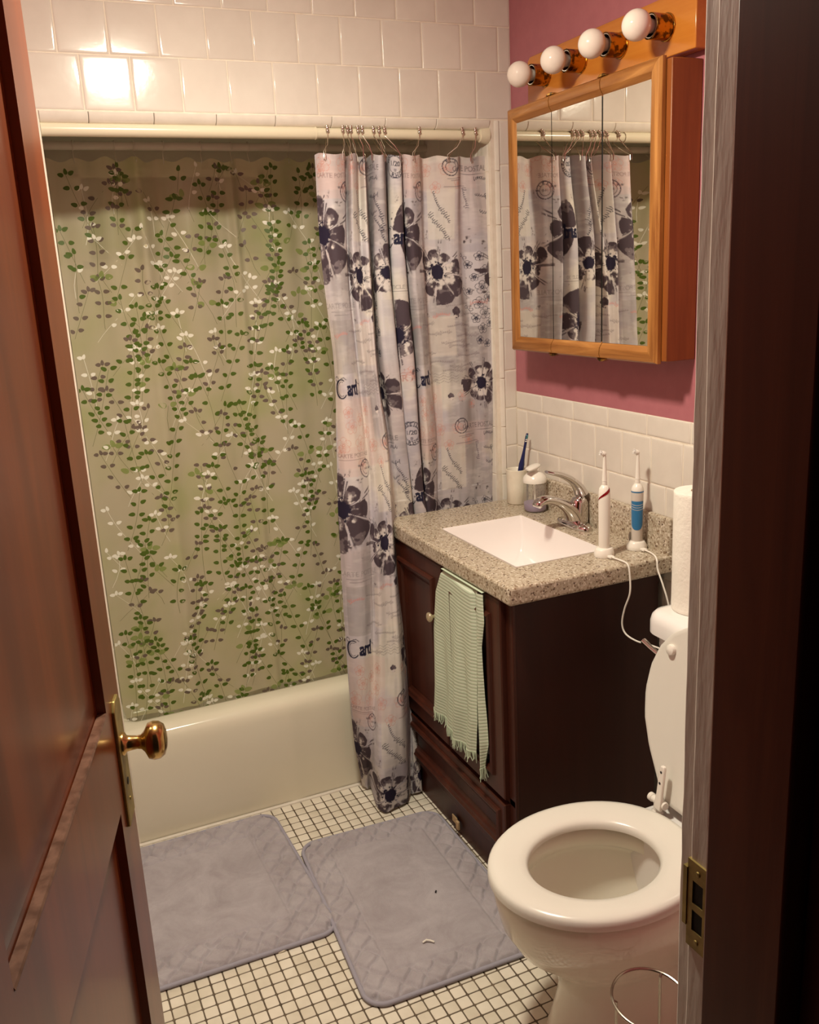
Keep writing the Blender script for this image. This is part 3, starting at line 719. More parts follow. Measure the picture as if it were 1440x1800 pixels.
# pink line flowers
for k, (a, b, r) in enumerate([(.03, 1.10, .022), (.06, 1.15, .020), (.09, 1.10, .022), (.10, 1.165, .017), (.13, 1.13, .020), (.05, 1.19, .016), (.14, 1.19, .016), (.16, 1.09, .018), (.22, 1.84, .018), (.26, 1.80, .016), (.50, 1.31, .018), (.56, 1.28, .016), (.19, 1.04, .016), (.24, 1.19, .016), (.28, 1.16, .014), (.02, 1.83, .016), (.09, 1.79, .016)]):
    lineflower(a, b, r, PINK, .0006, .55)
# black line flowers
for a, b, r in [(.33, 1.595, .013), (.30, 1.572, .012), (.345, 1.555, .014), (.315, 1.535, .011), (.335, 1.505, .019), (.30, 1.495, .010), (.325, 1.46, .017), (.355, 1.475, .014), (.345, 1.43, .018), (.315, 1.415, .013), (.335, 1.385, .015), (.36, 1.40, .012), (.325, 1.35, .012), (.35, 1.34, .012)]:
    lineflower(a, b, r, INK, .0006, .95)
for a, b in ((.28, 1.60), (.27, 1.51), (.29, 1.45)): strokes([[(a, b), (a+.012, b-.02), (a+.03, b-.035)], arc(a-.004, b, .006, 0, 360, 10, .004), arc(a+.012, b-.008, .006, 0, 360, 10, .004)], .0006, INK, .9)
# flowers
daisy(.015, 1.665, .125, 31, 7, .10); daisy(.185, 1.555, .098, 33, 8); daisy(.325, 1.222, .090, 35, 9); daisy(.405, 1.560, .088, 37, 8); daisy(.53, 1.385, .105, 39, 6, .10)
poppy(.235, 1.44, .014, 45); poppy(.200, 1.190, .010, 46)
# small print, stamps, handwriting
text('CARTE POSTALE', .311, 1.093, .021, (70, 64, 70), .85, sx=.95)
strokes([[(.25, 1.076), (.37, 1.078)], [(.34, 1.068), (.36, 1.068)]], .0005, (70, 64, 70), .8)
text('CARTE POSTALE', .065, 1.818, .016, (120, 92, 92), .8); strokes([[(.01, 1.806), (.11, 1.806)], [(.01, 1.801), (.09, 1.801)]], .0004, (120, 92, 92), .7)
text('CARTE POSTALE', .069, .731, .020, (120, 112, 116), .6); strokes([[(.02, .715), (.13, .717)], [(.03, .706), (.12, .707)]], .0005, (110, 102, 106), .6)
text('ARTICLE 30', .545, 1.520, .015, (90, 82, 88), .7); strokes([[(.50, 1.508), (.59, 1.508)]], .0005, (90, 82, 88), .6)
strokes([[(.215, 1.79), (.30, 1.793)], [(.225, 1.065), (.285, 1.067)], [(.235, 1.060), (.275, 1.061)]], .0012, (84, 72, 84), .6)
def postmark(u, v, r, words, c=INK):
    strokes([arc(u, v, r), arc(u, v, r*.94), arc(u, v, r*.62)], .0007, c, .95)
    for w_, a0, sg in words:
        for k, ch in enumerate(w_):
            a = math.radians(a0-sg*k*150/max(len(w_)-1, 1)); text(ch, u+r*.78*math.cos(a), v+r*.78*math.sin(a), r*.36, c, 1, a-PI/2 if sg > 0 else a+PI/2, embolden=.0003)
postmark(.548, 1.100, .036, [('MARSEILLE', 165, 1), ('RHONE', 255, -.7)]); text('1/20', .548, 1.103, .018, INK, 1, embolden=.0003); text('8', .548, 1.085, .012, INK, 1)
postmark(.105, 1.028, .026, [('PARIS', 150, 1)], (70, 56, 70)); text('14-8', .105, 1.028, .010, (70, 56, 70), 1)
postmark(.235, 1.845, .024, [('RHU', 130, 1)], (60, 52, 66)); postmark(.50, 1.20, .030, [('PARIS', 150, 1)], (206, 150, 138))
text('PAR AV', .548, 1.264, .024, (184, 128, 118), .7, embolden=.0004); strokes([arc(.548, 1.235, .045, 40, 140), arc(.548, 1.225, .048, 40, 140)], .0009, (184, 128, 118), .7)
for k in range(4): strokes([[(.15+.006*j, 1.235+.008*k+.003*math.sin(j*1.5)) for j in range(14)]], .0005, (110, 100, 106), .6)
def card(u, v, s):
    strokes([arc(u-.030*s, v-.001, .019*s, 60, 320, 18, .026*s)], .0024*s, INK); strokes([arc(u-.032*s, v-.001, .019*s, 120, 250, 12, .025*s)], .0042*s, INK); strokes([arc(u-.030*s, v-.001, .014*s, 70, 300, 14, .020*s)], .0008, INK)
    text('ard', u+.014*s, v+.001, .056*s, INK, 1, 0.0, .0, .0017, .62)
    strokes([arc(u-.048*s, v+.026*s, .006*s, 0, 270, 10), [(u+.036*s, v+.016*s), (u+.044*s, v+.008*s), (u+.052*s, v+.008*s), (u+.054*s, v+.001*s)], [(u-.012*s, v+.024*s), (u-.02*s, v+.030*s), (u-.03*s, v+.028*s)]], .0011*s, INK)
card(.062, 1.256, 1.0); card(.552, 1.655, 1.0)
def script(u, v, ang, s, seed, L=.10, c=INK, al=.9):
    r = random.Random(seed); P = []; ca, sa = math.cos(ang), math.sin(ang); n = int(L/.0007); amps = [r.choice((.35, .5, .45, .6, 1.5, .4)) for _ in range(60)]
    for k in range(n):
        t = k/n; ph = t*L/.0062; q_ = int(ph); A_ = (amps[q_ % 60]*(1-ph+q_)+amps[(q_+1) % 60]*(ph-q_)); th = 2*PI*ph
        x = t*L+.0016*math.sin(th+.8); y = .0065*A_*math.sin(th)+.003*math.sin(t*7+seed)+.35*(-x if False else 0)
        P.append((u+(x*ca-y*sa)*s, v+(x*sa+y*ca)*s))
    strokes([P], .00065, c, al)
script(.180, 1.030, -1.05, 1, 2); script(.170, .975, -.95, 1, 3, .095); script(.365, 1.025, -1.15, 1, 4); script(.372, .965, -1.1, 1, 5, .08)
script(.33, 1.81, .12, 1, 6, .05); script(.33, 1.765, .05, 1, 7, .055); script(.34, 1.72, .05, 1, 8, .04); script(.30, 1.79, -1.5, 1, 9, .06, (90, 80, 96))
for k in range(7): script(.08+.05*(k % 3), .66-.028*k, 0, .7, 20+k, .12, (128, 116, 120), .5); script(.20+.03*(k % 2), 1.46-.03*k, 0, .7, 40+k, .13, (120, 108, 112), .45)
for k in range(3): script(.02+.14*k, 1.40+.03*k, .1, .9, 60+k, .06, (214, 130, 118), .6)
# cloth mesh with fine wrinkles
PXX, PYY = surf(UU, VV)
wr = (fbm(UU, VV, 22, 5, 301, 3)-.5)*.010*sst(0, .3, 1.872-VV)
PYY = PYY+wr*np.where(VV < .9, np.where(UU > .33, .2, .8), 1.0)
sc = .003*np.sin(UU*2*PI/.083)
ZZ = VV+sc*sst(1.75, 1.872, VV)
ZZ = np.maximum(ZZ, .004+.012*vnoise(UU, VV, 40, 9, 77)*sst(.03, 0, VV))
co = np.stack([PXX, PYY, ZZ], -1).reshape(-1, 3)
me = bpy.data.meshes.new('floral_curtain'); nq = (NU-1)*(NV-1)
me.vertices.add(NU*NV); me.vertices.foreach_set('co', co.ravel())
idx = np.arange(NU*NV).reshape(NV, NU); q = np.stack([idx[:-1, :-1], idx[:-1, 1:], idx[1:, 1:], idx[1:, :-1]], -1).reshape(-1)
me.loops.add(nq*4); me.loops.foreach_set('vertex_index', q); me.polygons.add(nq)
me.polygons.foreach_set('loop_start', np.arange(nq)*4); me.polygons.foreach_set('loop_total', np.full(nq, 4)); me.polygons.foreach_set('use_smooth', np.ones(nq, bool))
me.update(); ca = me.color_attributes.new('print', 'FLOAT_COLOR', 'POINT')
ca.data.foreach_set('color', np.concatenate([np.clip(IMG, 0, 1), np.ones((NV, NU, 1))], -1).ravel())
me.materials.append(M['floral']); me.validate()
fo = thing('floral_curtain', (1.0, 2.47, 1.9), 'gathered fabric shower curtain with grey flowers and postcard writing, trailing on the floor', 'shower curtain')
o = bpy.data.objects.new('cloth', me); COL.objects.link(o); o.parent = fo; o.location = -Vector(fo.location)
# roller rings on the cream rod
ring0 = None
hem = lambda x: None
for k, (x, uh) in enumerate(zip((.887, .933, .944, .956, .974, .989, 1.019, 1.038, 1.052, 1.159, 1.291, 1.335), (.04, .10, .16, .20, .25, .36, .42, .50, .58, .73, .88, .98))):
    px, py = surf(np.array(uh), np.array(1.86)); px, py = float(px), float(py)
    t = thing('curtain_ring', (x, ry, rz_), 'steel roller-ball ring in the tight cluster over the gathered folds of the floral curtain', 'curtain ring', 'roller-ball rings on the cream rod')
    if k == 0: t['label'] = 'steel roller-ball ring at the left end of the floral curtain'
    if k == 9: t['label'] = 'lone steel roller-ball ring right of the tight cluster on the cream rod'
    if k == 10: t['label'] = 'second steel roller-ball ring from the right end of the cream rod'
    if k == 11: t['label'] = 'steel roller-ball ring nearest the end cap of the cream rod'
    R_ = .0195; tilt = .35*(1 if k % 2 else .6)
    C = lambda a: (x+R_*math.sin(tilt)*math.cos(a), ry+R_*math.cos(tilt)*math.cos(a), rz_+R_*math.sin(a))
    mb = MB(); P = [C(a) for a in [math.radians(200-10*j) for j in range(23)]]
    P += [((P[-1][0]+px)/2, (P[-1][1]+py)/2, 1.894), (px, py-.004, 1.872), (px, py-.006, 1.858), (px, py+.002, 1.852)]
    Q = [C(math.radians(200)), ((C(math.radians(200))[0]+px)/2, (C(math.radians(200))[1]+py)/2-.010, 1.895), (px-.006, py-.006, 1.876), (px-.006, py-.006, 1.858)]
    mb.tube(P, .0012, 6); mb.tube(Q, .0012, 6); mb.build('wire', M['silver_ring'], t)
    for j in range(5):
        a = math.radians(72+24*j); c = C(a); b_ = MB()
        b_.lathe([(.0001, -.0052), (.0031, -.0042), (.0051, -.0013), (.0051, .0013), (.0031, .0042), (.0001, .0052)], c, (0,0,1), 12); b_.build('roller_ball', M['silver_ring'], t, auto=0)

# ------------------------------------------------------------------ vanity cabinet
vb = thing('vanity_cabinet', (1.2, 2.08, 0), 'dark espresso wood vanity cabinet with two panelled doors and one drawer', 'cabinet')
VF, VY0, VY1, VT = 1.003, 1.738, 2.420, .808
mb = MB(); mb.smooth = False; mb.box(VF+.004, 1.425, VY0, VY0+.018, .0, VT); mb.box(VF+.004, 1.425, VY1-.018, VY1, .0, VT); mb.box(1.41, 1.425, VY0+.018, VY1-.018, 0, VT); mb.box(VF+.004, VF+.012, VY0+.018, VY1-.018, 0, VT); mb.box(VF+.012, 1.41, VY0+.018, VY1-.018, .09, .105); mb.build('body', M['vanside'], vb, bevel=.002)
mb = MB(); mb.smooth = False
mb.box(VF-.004, VF+.006, VY0-.002, VY0+.028, .085, VT); mb.box(VF-.004, VF+.006, VY1-.02, VY1+.001, .085, VT); mb.box(VF-.004, VF+.006, VY0, VY1, .262, .282); mb.box(VF-.004, VF+.006, VY0, VY1, .085, .112)
mb.box(VF-.002, VF+.006, VY0, VY1, .795, VT); mb.build('face_frame', M['van'], vb, bevel=.002)
mb = MB(); mb.smooth = False; mb.box(VF-.001, VF+.004, VY0+.01, VY1, 0, .086); mb.build('toe_board', M['van'], vb)
def vdoor(name, y0, y1, z0, z1, st=.046, label=None):
    o = Vector((VF-.004, 0, 0)); mb = MB(); mb.smooth = False
    mb.panel(o, Y, Z, (-1,0,0), y0, y1, z0, z1, [(0, 0), (0, .013), (.003, .016), (st, .016), (st+.002, .022), (st+.008, .025), (st+.013, .021), (st+.020, .019), (st+.023, .012), (st+.034, .007), (st+.037, .009)], True)
    return mb.build(name, M['van'], vb, auto=20)
d1 = vdoor('door', 2.078, 2.410, .277, .803); d2 = vdoor('door', 1.764, 2.070, .277, .803)
dr = vdoor('drawer', 1.764, 2.410, .112, .262, .022)
def knob(y, z, par):
    mb = MB(); mb.lathe([(.008, 0), (.006, .003), (.0045, .008), (.005, .014), (.011, .019), (.014, .023), (.0135, .027), (.008, .030), (.0005, .031)], (VF-.020, y, z), (-1,0,0), 24); mb.build('knob', M['knobw'], par, auto=0)
for d in (d1, d2, dr): d['_w'] = (0.0, 0.0, 0.0)
knob(2.112, .652, d1)
# ------------------------------------------------------------------ countertop with sink
ct = thing('countertop', (1.2, 2.08, .808), 'speckled granite vanity top with a rectangular cut-out for the white sink', 'countertop')
CX0, CX1, CY0, CY1, C0, C1 = .975, 1.445, 1.703, 2.442, .808, .853
SX0, SX1, SY0, SY1 = 1.070, 1.332, 1.832, 2.246
mb = MB(); mb.smooth = False
xs_, ys_ = [CX0, SX0, SX1, CX1], [CY0, SY0, SY1, CY1]
vs = [(x, y, z) for z in (C0, C1) for y in ys_ for x in xs_]; I = lambda i, j, k: k*16+j*4+i; fs = []
for i in range(3):
    for j in range(3):
        if (i, j) != (1, 1): fs += [(I(i, j, 1), I(i+1, j, 1), I(i+1, j+1, 1), I(i, j+1, 1)), (I(i, j+1, 0), I(i+1, j+1, 0), I(i+1, j, 0), I(i, j, 0))]
for i in range(3): fs += [(I(i, 0, 0), I(i+1, 0, 0), I(i+1, 0, 1), I(i, 0, 1)), (I(i+1, 3, 0), I(i, 3, 0), I(i, 3, 1), I(i+1, 3, 1)), (I(0, i+1, 0), I(0, i, 0), I(0, i, 1), I(0, i+1, 1)), (I(3, i, 0), I(3, i+1, 0), I(3, i+1, 1), I(3, i, 1))]
fs += [(I(2, 1, 0), I(1, 1, 0), I(1, 1, 1), I(2, 1, 1)), (I(1, 2, 0), I(2, 2, 0), I(2, 2, 1), I(1, 2, 1)), (I(1, 1, 0), I(1, 2, 0), I(1, 2, 1), I(1, 1, 1)), (I(2, 2, 0), I(2, 1, 0), I(2, 1, 1), I(2, 2, 1))]
mb.add(vs, fs); mb.build('slab', M['granite'], ct, bevel=.007, seg=3)
mb = MB(); mb.smooth = False; mb.box(1.428, 1.4455, CY0+.003, CY1-.002, C1-.004, .945); mb.build('backsplash', M['granite'], ct, bevel=.004)
sk = thing('sink', (1.2, 2.04, .853), 'white rectangular sink basin sunk in the granite top', 'sink')
mb = MB(); rs = []
for (t, zc) in ((0, .8525), (.02, .845), (.06, .82), (.14, .79), (.30, .755), (.55, .735), (.8, .727), (1, .724)):
    x0 = SX0+.001+(.115)*t**1.3; x1 = SX1-.001-.05*t**1.2; y0 = SY0+.001+.12*t**1.6; y1 = SY1-.001-.06*t**.8; r = .006+.028*t
    ring = []
    for cx, cy, a0 in ((x1-r, y0+r, -90), (x1-r, y1-r, 0), (x0+r, y1-r, 90), (x0+r, y0+r, 180)):
        for k in range(7): a = math.radians(a0+90*k/6); ring.append((cx+r*math.cos(a), cy+r*math.sin(a), zc))
    rs.append(ring)
mb.rings(rs[::-1], True, False, False); mb.add(rs[-1], [tuple(range(len(rs[-1])))]); mb.build('basin', M['basin'], sk, auto=60)
mb = MB(); mb.lathe([(.0001, .002), (.012, .002), (.021, .001), (.0225, 0)], (1.19, 2.06, .7245), (0,0,1), 24); mb.build('drain', M['chrome'], sk)
# ------------------------------------------------------------------ faucet
fa = thing('faucet', (1.385, 2.06, .853), 'chrome single-lever faucet arching over the sink', 'faucet')
fy = 2.055
mb = MB(); rs = []
for h, k in ((0, 1), (.006, 1), (.013, .95), (.018, .78), (.020, .5)):
    rs.append([(1.388+.027*k*math.cos(a)*(1 if abs(math.cos(a)) > 0 else 1), fy+.073*k*math.copysign(abs(math.sin(a))**.8, math.sin(a)), .853+h) for a in [2*PI*j/40 for j in range(40)]])
mb.rings(rs, True, False, True); mb.build('base', M['chrome'], fa, auto=50)
def arcpath(P, n=8):
    P = [Vector(p) for p in P]; out = []
    for i in range(len(P)-1):
        a, b, c, d = P[max(i-1, 0)], P[i], P[i+1], P[min(i+2, len(P)-1)]
        for k in range(n): out.append(cr(a, b, c, d, k/n))
    out.append(P[-1]); return out
mb = MB(); rs = []
P = arcpath([(1.396, fy, .862), (1.384, fy, .890), (1.362, fy, .914), (1.332, fy, .932), (1.300, fy, .942), (1.276, fy, .938), (1.268, fy, .925)], 6)
wd = np.interp(np.linspace(0, 1, len(P)), [0, .25, .5, .8, .93, 1], [.034, .025, .019, .0185, .018, .013]); ht = np.interp(np.linspace(0, 1, len(P)), [0, .25, .5, .8, .93, 1], [.026, .019, .0125, .012, .013, .009])
for i, p in enumerate(P):
    t = (P[min(i+1, len(P)-1)]-P[max(i-1, 0)]).normalized(); nn = Vector((0, 1, 0)).cross(t).normalized()
    rs.append([p+Vector((0, 1, 0))*wd[i]*math.cos(a)+nn*ht[i]*math.sin(a) for a in [2*PI*k/28 for k in range(28)]])
mb.rings(rs, True, True, True); mb.build('spout', M['chrome'], fa, auto=60)
mb = MB(); mb.lathe([(.030, 0), (.029, .02), (.0265, .045), (.025, .06), (.022, .070), (.012, .077), (.0005, .079)], (1.398, fy, .862), (.12,0,1), 32); mb.build('valve_body', M['chrome'], fa, auto=0)
mb = MB(); rs = []
P = arcpath([(1.412, fy, .945), (1.400, fy, .966), (1.378, fy, .987), (1.348, fy, 1.004), (1.318, fy, 1.014), (1.300, fy, 1.019)], 6)
for i, p in enumerate(P):
    t = (P[min(i+1, len(P)-1)]-P[max(i-1, 0)]).normalized(); nn = Vector((0, 1, 0)).cross(t).normalized(); s = i/(len(P)-1)
    w_, h_ = np.interp(s, [0, .3, .8, 1], [.026, .021, .015, .009]), np.interp(s, [0, .3, .8, 1], [.017, .011, .006, .004])
    rs.append([p+Vector((0, 1, 0))*w_*math.cos(a)+nn*h_*math.sin(a) for a in [2*PI*k/24 for k in range(24)]])
mb.rings(rs, True, True, True); mb.build('lever', M['chrome'], fa, auto=60)
mb = MB(); mb.lathe([(.0028, 0), (.0028, .075), (.0055, .078), (.006, .086), (.004, .091), (.0005, .092)], (1.419, fy-.002, .865), (0,0,1), 14); mb.build('lift_rod', M['chrome'], fa)
# ------------------------------------------------------------------ cup, toothbrush, soap pump
cp = thing('tumbler', (1.395, 2.375, .853), 'cream ceramic toothbrush cup at the far corner of the granite top', 'cup')
mb = MB(); mb.lathe([(.0001, 0), (.027, 0), (.030, .003), (.0305, .05), (.032, .102), (.0325, .106), (.031, .107), (.0285, .104), (.027, .05), (.026, .008), (.0001, .006)], (1.395, 2.375, .8535), (0,0,1), 36); mb.build('body', M['cup'], cp, auto=50)
tbk = thing('toothbrush', (1.405, 2.362, .862), 'navy manual toothbrush standing in the cream cup', 'toothbrush')
A, B = Vector((1.388, 2.375, .862)), Vector((1.419, 2.357, 1.045)); ax = (B-A).normalized()
mb = MB(); mb.tube([A+(B-A)*t for t in (0, .3, .5, .62, .7, .85, 1.0)], [.005, .0065, .0085, .009, .0065, .0042, .0042], 12); mb.build('handle', M['navy'], tbk)
mb = MB(); rs = []
for k in range(9):
    t = k/8; c_ = B+ax*(.030*t-.004); w_ = .0072*math.sqrt(max(1-(2*t-1)**2, .05)); rs.append([c_+Vector((.5, -.8, 0))*0+Vector((.86, .5, 0))*w_*math.cos(a)+Vector((-.5, .86, 0))*.0035*math.sin(a) for a in [2*PI*j/14 for j in range(14)]])
mb.rings(rs, True, True, True); mb.build('brush_head', M['navy'], tbk)
for sl_, mm in ((0, 'teal'), (1, 'bristle')):
    mb = MB(); mb.smooth = False
    for r_ in range(4):
        for c2 in range(3):
            p = B+ax*(.002+.0055*r_)+Vector((.86, .5, 0))*(.0036*(c2-1)); e = p+Vector((-.35, -.93, 0))*.0085
            if ((r_ >= 2) if sl_ == 0 else (r_ < 2)): mb.tube([p, e], .0014, 6)
    mb.build('bristles', M[mm], tbk)
so = thing('soap_dispenser', (1.392, 2.262, .853), 'clear soap pump bottle with white head and a little purple soap', 'soap dispenser')
sc_ = (1.390, 2.262, .8535)
mb = MB(); mb.lathe([(.0001, .001), (.030, .001), (.034, .005), (.035, .02), (.0345, .06), (.033, .088), (.026, .094), (.016, .097)], sc_, (0,0,1), 36); mb.build('bottle', M['clear'], so, auto=60)
mb = MB(); mb.lathe([(.0001, .003), (.029, .003), (.0325, .007), (.0335, .026), (.0001, .026)], sc_, (0,0,1), 36); mb.build('soap', M['soap'], so, auto=60)
mb = MB(); mb.lathe([(.035, .088), (.0355, .094), (.033, .104), (.024, .114), (.013, .119), (.009, .121), (.009, .130), (.0001, .130)], sc_, (0,0,1), 36); mb.build('collar', M['whiteplastic'], so, auto=50)
mb = MB(); rs = []
for k in range(15):
    t = k/14; xx_ = .030-.078*t; w_ = .021*math.sqrt(max(1-(2*min(t*.8+.05, 1)-.95)**2, .04)); h_ = .0065*math.sqrt(max(1-(2*t-1)**2, .05))+.001
    rs.append([(sc_[0]+xx_*.75, sc_[1]+xx_*.35+w_*math.cos(a)*.9, sc_[2]+.136-.005*t+h_*math.sin(a)) for a in [2*PI*j/20 for j in range(20)]])
mb.rings(rs, True, True, True); mb.build('pump_head', M['whiteplastic'], so, auto=60)
mb = MB(); mb.tube([(sc_[0], sc_[1], sc_[2]+.012), (sc_[0], sc_[1], sc_[2]+.095)], .003, 8); mb.build('dip_tube', M['whiteplastic'], so)
# ------------------------------------------------------------------ electric toothbrushes on chargers
def ebrush(x, y, kind, label, clabel, yaw=0.0):
    ch = thing('brush_charger', (x, y, .8535), clabel, 'charger')
    mb = MB(); ca_, sa_ = math.cos(yaw), math.sin(yaw)
    rs = []
    for h, k in ((0, 1.0), (.004, 1.03), (.010, 1.0), (.018, .82 if kind else .9), (.021, .74 if kind else .82), (.022, .5)):
        ring = []
        for j in range(36):
            a = 2*PI*j/36; rx, ry_ = (.026, .023); px_, py_ = rx*k*math.cos(a), ry_*k*math.sin(a)
            if kind and py_ > 0: pass
            ring.append((x+px_*ca_-py_*sa_, y+px_*sa_+py_*ca_, .8535+h))
        rs.append(ring)
    mb.rings(rs, True, True, True); mb.build('base', M['whiteplastic'], ch, auto=50)
    mb = MB(); mb.smooth = False; mb.box(x-.007, x+.007, y-.036, y-.020, .8545, .8605); mb.build('cord_socket', M['whiteplastic'], ch, bevel=.0015)
    if kind: mb = MB(); mb.grid(lambda a, b: (x+.0215*math.cos(PI*(.05+.9*a)), y+.0195*math.sin(PI*(.05+.9*a)), .872+.022*b*math.sin(PI*a)**.5), 20, 6); mb.build('back_rim', M['whiteplastic'], ch)
    t = thing('electric_toothbrush', (x, y, .8765), label, 'electric toothbrush')
    z0 = .8755; mb = MB()
    if kind == 0:
        prof = [(.0001, 0), (.0125, 0), (.0135, .004), (.0138, .03), (.0142, .08), (.0146, .12), (.0143, .138), (.0125, .150), (.0085, .156), (.0065, .158), (.0001, .158)]
    else:
        prof = [(.0001, 0), (.0135, 0), (.0142, .003), (.0138, .035), (.0146, .075), (.0152, .12), (.0150, .130), (.0125, .140), (.007, .146), (.0001, .146)]
    mb.lathe(prof, (x, y, z0), (0,0,1), 36); mb.build('handle', M['whiteplastic'] if kind == 0 else M['greyplastic'], t, auto=60)
    rad = lambda z: float(np.interp(z, [p[1] for p in prof[1:-1]], [p[0] for p in prof[1:-1]]))
    cam_a = math.atan2(-y, -x)
    if kind == 0:
        mb = MB(); mb.grid(lambda a, b: (x+(rad(zz_ := .120+.024*a**.8+.007*b)+.0005)*math.cos(cam_a-1.2+2.5*a), y+(rad(.120+.024*a**.8+.007*b)+.0005)*math.sin(cam_a-1.2+2.5*a), z0+.120+.024*a**.8+(.004+.006*a)*b), 26, 3)
        mb.build('red_band', M['red'], t); zt = .158
    else:
        def fb(a, b):
            ang = cam_a-1.15+2.3*a; lo = .030+.012*abs(2*a-1)**3; zz_ = lo+(.104-lo)*b; return (x+(rad(zz_)+.0007)*math.cos(ang), y+(rad(zz_)+.0007)*math.sin(ang), z0+zz_)
        mb = MB(); mb.grid(fb, 24, 30); mb.build('grip', M['blue'], t)
        for k in range(3):
            mb = MB(); mb.grid(lambda a, b: (x+(.0157)*math.cos(cam_a-1.1+2.2*a), y+.0157*math.sin(cam_a-1.1+2.2*a), z0+.096-.006*k-.003*math.sin(PI*a)+.0012*b), 20, 1); mb.build('grip_line', M['greyplastic'], t)
        mb = MB(); mb.lathe([(.0155, .1255), (.0158, .127), (.0155, .1285)], (x, y, z0), (0,0,1), 32); mb.build('neck_ring', M['blue'], t)
        mb = MB(); mb.lathe([(.0153, .129), (.0148, .134), (.012, .1415), (.007, .147), (.006, .148), (.0001, .148)], (x, y, z0), (0,0,1), 32); mb.build('shoulder', M['whiteplastic'], t, auto=50); zt = .148
    mb = MB(); mb.lathe([(.0062, 0), (.0064, .003), (.0058, .010), (.0064, .0105), (.0060, .013), (.0052, .035), (.0042, .055), (.0038, .068), (.0042, .072), (.0001, .074)], (x, y, z0+zt), (0,0,1), 20); mb.build('brush_stem', M['whiteplastic'], t)
    hc = Vector((x, y, z0+zt+.077)); fd = Vector((-.85, .35, .3)).normalized()
    mb = MB(); mb.lathe([(.0001, -.004), (.004, -.0035), (.0058, -.001), (.0062, .003), (.0065, .006), (.0001, .006)], hc, fd, 20); mb.build('brush_head', M['whiteplastic'], t)
    mb = MB(); mb.smooth = False; o1 = fd.orthogonal().normalized(); o2 = fd.cross(o1)
    for k in range(9):
        a = 2*PI*k/9; d_ = (o1*math.cos(a)+o2*math.sin(a)); mb.tube([hc+fd*.006+d_*.004, hc+fd*.0125+d_*.0062], .0008, 5)
    mb.tube([hc+fd*.006, hc+fd*.011], .0025, 8); mb.build('bristles', M['bristle'], t)
    return ch
c1 = ebrush(1.297, 1.790, 0, 'white electric toothbrush with a red band, nearer the sink', 'round white charger under the red-banded toothbrush, its cord over the counter edge', 0.2)
c2 = ebrush(1.400, 1.795, 1, 'electric toothbrush with a blue rubber grip, nearer the wall', 'white charger under the blue-grip toothbrush beside the paper roll', -.1)
def cord(par, P, n=8): mb = MB(); mb.tube(arcpath(P, n), .0022, 8); mb.build('cord', M['whiteplastic'], par)
cord(c1, [(1.297, 1.757, .8575), (1.300, 1.722, .8575), (1.302, 1.702, .853), (1.302, 1.694, .83), (1.300, 1.690, .785), (1.297, 1.706, .74), (1.296, 1.714, .70), (1.300, 1.705, .675), (1.306, 1.67, .667), (1.312, 1.62, .672), (1.33, 1.585, .66), (1.36, 1.583, .60)])
cord(c2, [(1.400, 1.762, .8575), (1.396, 1.735, .8585), (1.390, 1.712, .8575), (1.385, 1.697, .850), (1.382, 1.690, .83), (1.382, 1.672, .80), (1.385, 1.655, .76), (1.39, 1.640, .70), (1.395, 1.61, .62)])
# ------------------------------------------------------------------ hand towel over the right door
tw = thing('hand_towel', (.985, 1.97, .80), 'mint green ribbed hand towel with a fringed hem, hung over the right vanity door', 'towel')
def towel_sheet(fn, nu, nv, name, par, matk, L):
    mb = MB(); mb.grid(fn, nu, nv); o = mb.build(name, matk, par, auto=0)
    at_ = o.data.attributes.new('cloth', 'FLOAT_VECTOR', 'POINT'); at_.data.foreach_set('vector', np.array([c for j in range(nv+1) for i in range(nu+1) for c in (i/nu*.25, (j/nv)*L, 0)], float)); return o
def tl(z): return float(np.interp(z, [.36, .45, .62, .73, .80], [2.135, 2.122, 2.117, 2.095, 2.054]))   # far edge
def trr(z): return float(np.interp(z, [.36, .45, .60, .70, .80], [1.872, 1.862, 1.868, 1.866, 1.872]))
def ft(a, b):
    zb = .372-.012*a+.018*math.sin(a*PI)*-1
    z = .803-(.803-zb)*b; y = tl(z)+(trr(z)-tl(z))*a
    f = sm(.05, .9, b); x = .972+.004*math.sin(a*5+.5)-.010*f*math.sin(a*13+1.2*b)*(.3+.7*a)-.006*f*math.sin(a*24)
    x -= .010*f*a+.006*math.exp(-((a-.62-.1*b)/.05)**2)*f
    if a > .93: x += .010*(a-.93)/.07
    if b < .03: x += (.03-b)*.5
    return (x, y, z)
towel_sheet(ft, 70, 90, 'front_fold', tw, M['towel'], .43)
def fs_(a, b):
    z = .800-.485*b*(1-.04*a); y0 = float(np.interp(b, [0, .3, .6, .85, 1], [1.866, 1.866, 1.882, 1.872, 1.856])); y1 = float(np.interp(b, [0, .15, .3, .6, .85, 1], [1.829, 1.826, 1.842, 1.838, 1.824, 1.842]))
    f = sm(.3, .9, b)
    return (.974-.006*math.sin(a*PI)-.006*f*math.sin(a*9+b*4)+(.015*(.03-b) if b < .03 else 0), y0+(y1-y0)*a, z)
towel_sheet(fs_, 24, 90, 'rear_fold', tw, M['towel'], .48)
rr = random.Random(5)
def fringe_band(fn, n, L):
    mb = MB()
    for k in range(n):
        p = Vector(fn((k+.5)/n, 1.0)); mb.tube([p+Vector((0, 0, .003)), p+Vector((rr.uniform(-.002, .002), rr.uniform(-.004, .004), -L*.5)), p+Vector((rr.uniform(-.005, .005), rr.uniform(-.006, .006), -L*rr.uniform(.8, 1.15)))], [.0017, .0014, .0007], 5)
    return mb
fringe_band(ft, 75, .026).build('fringe', M['fringe'], tw)['kind'] = 'stuff'
fringe_band(fs_, 16, .028).build('fringe', M['fringe'], tw)['kind'] = 'stuff'
mb = MB()
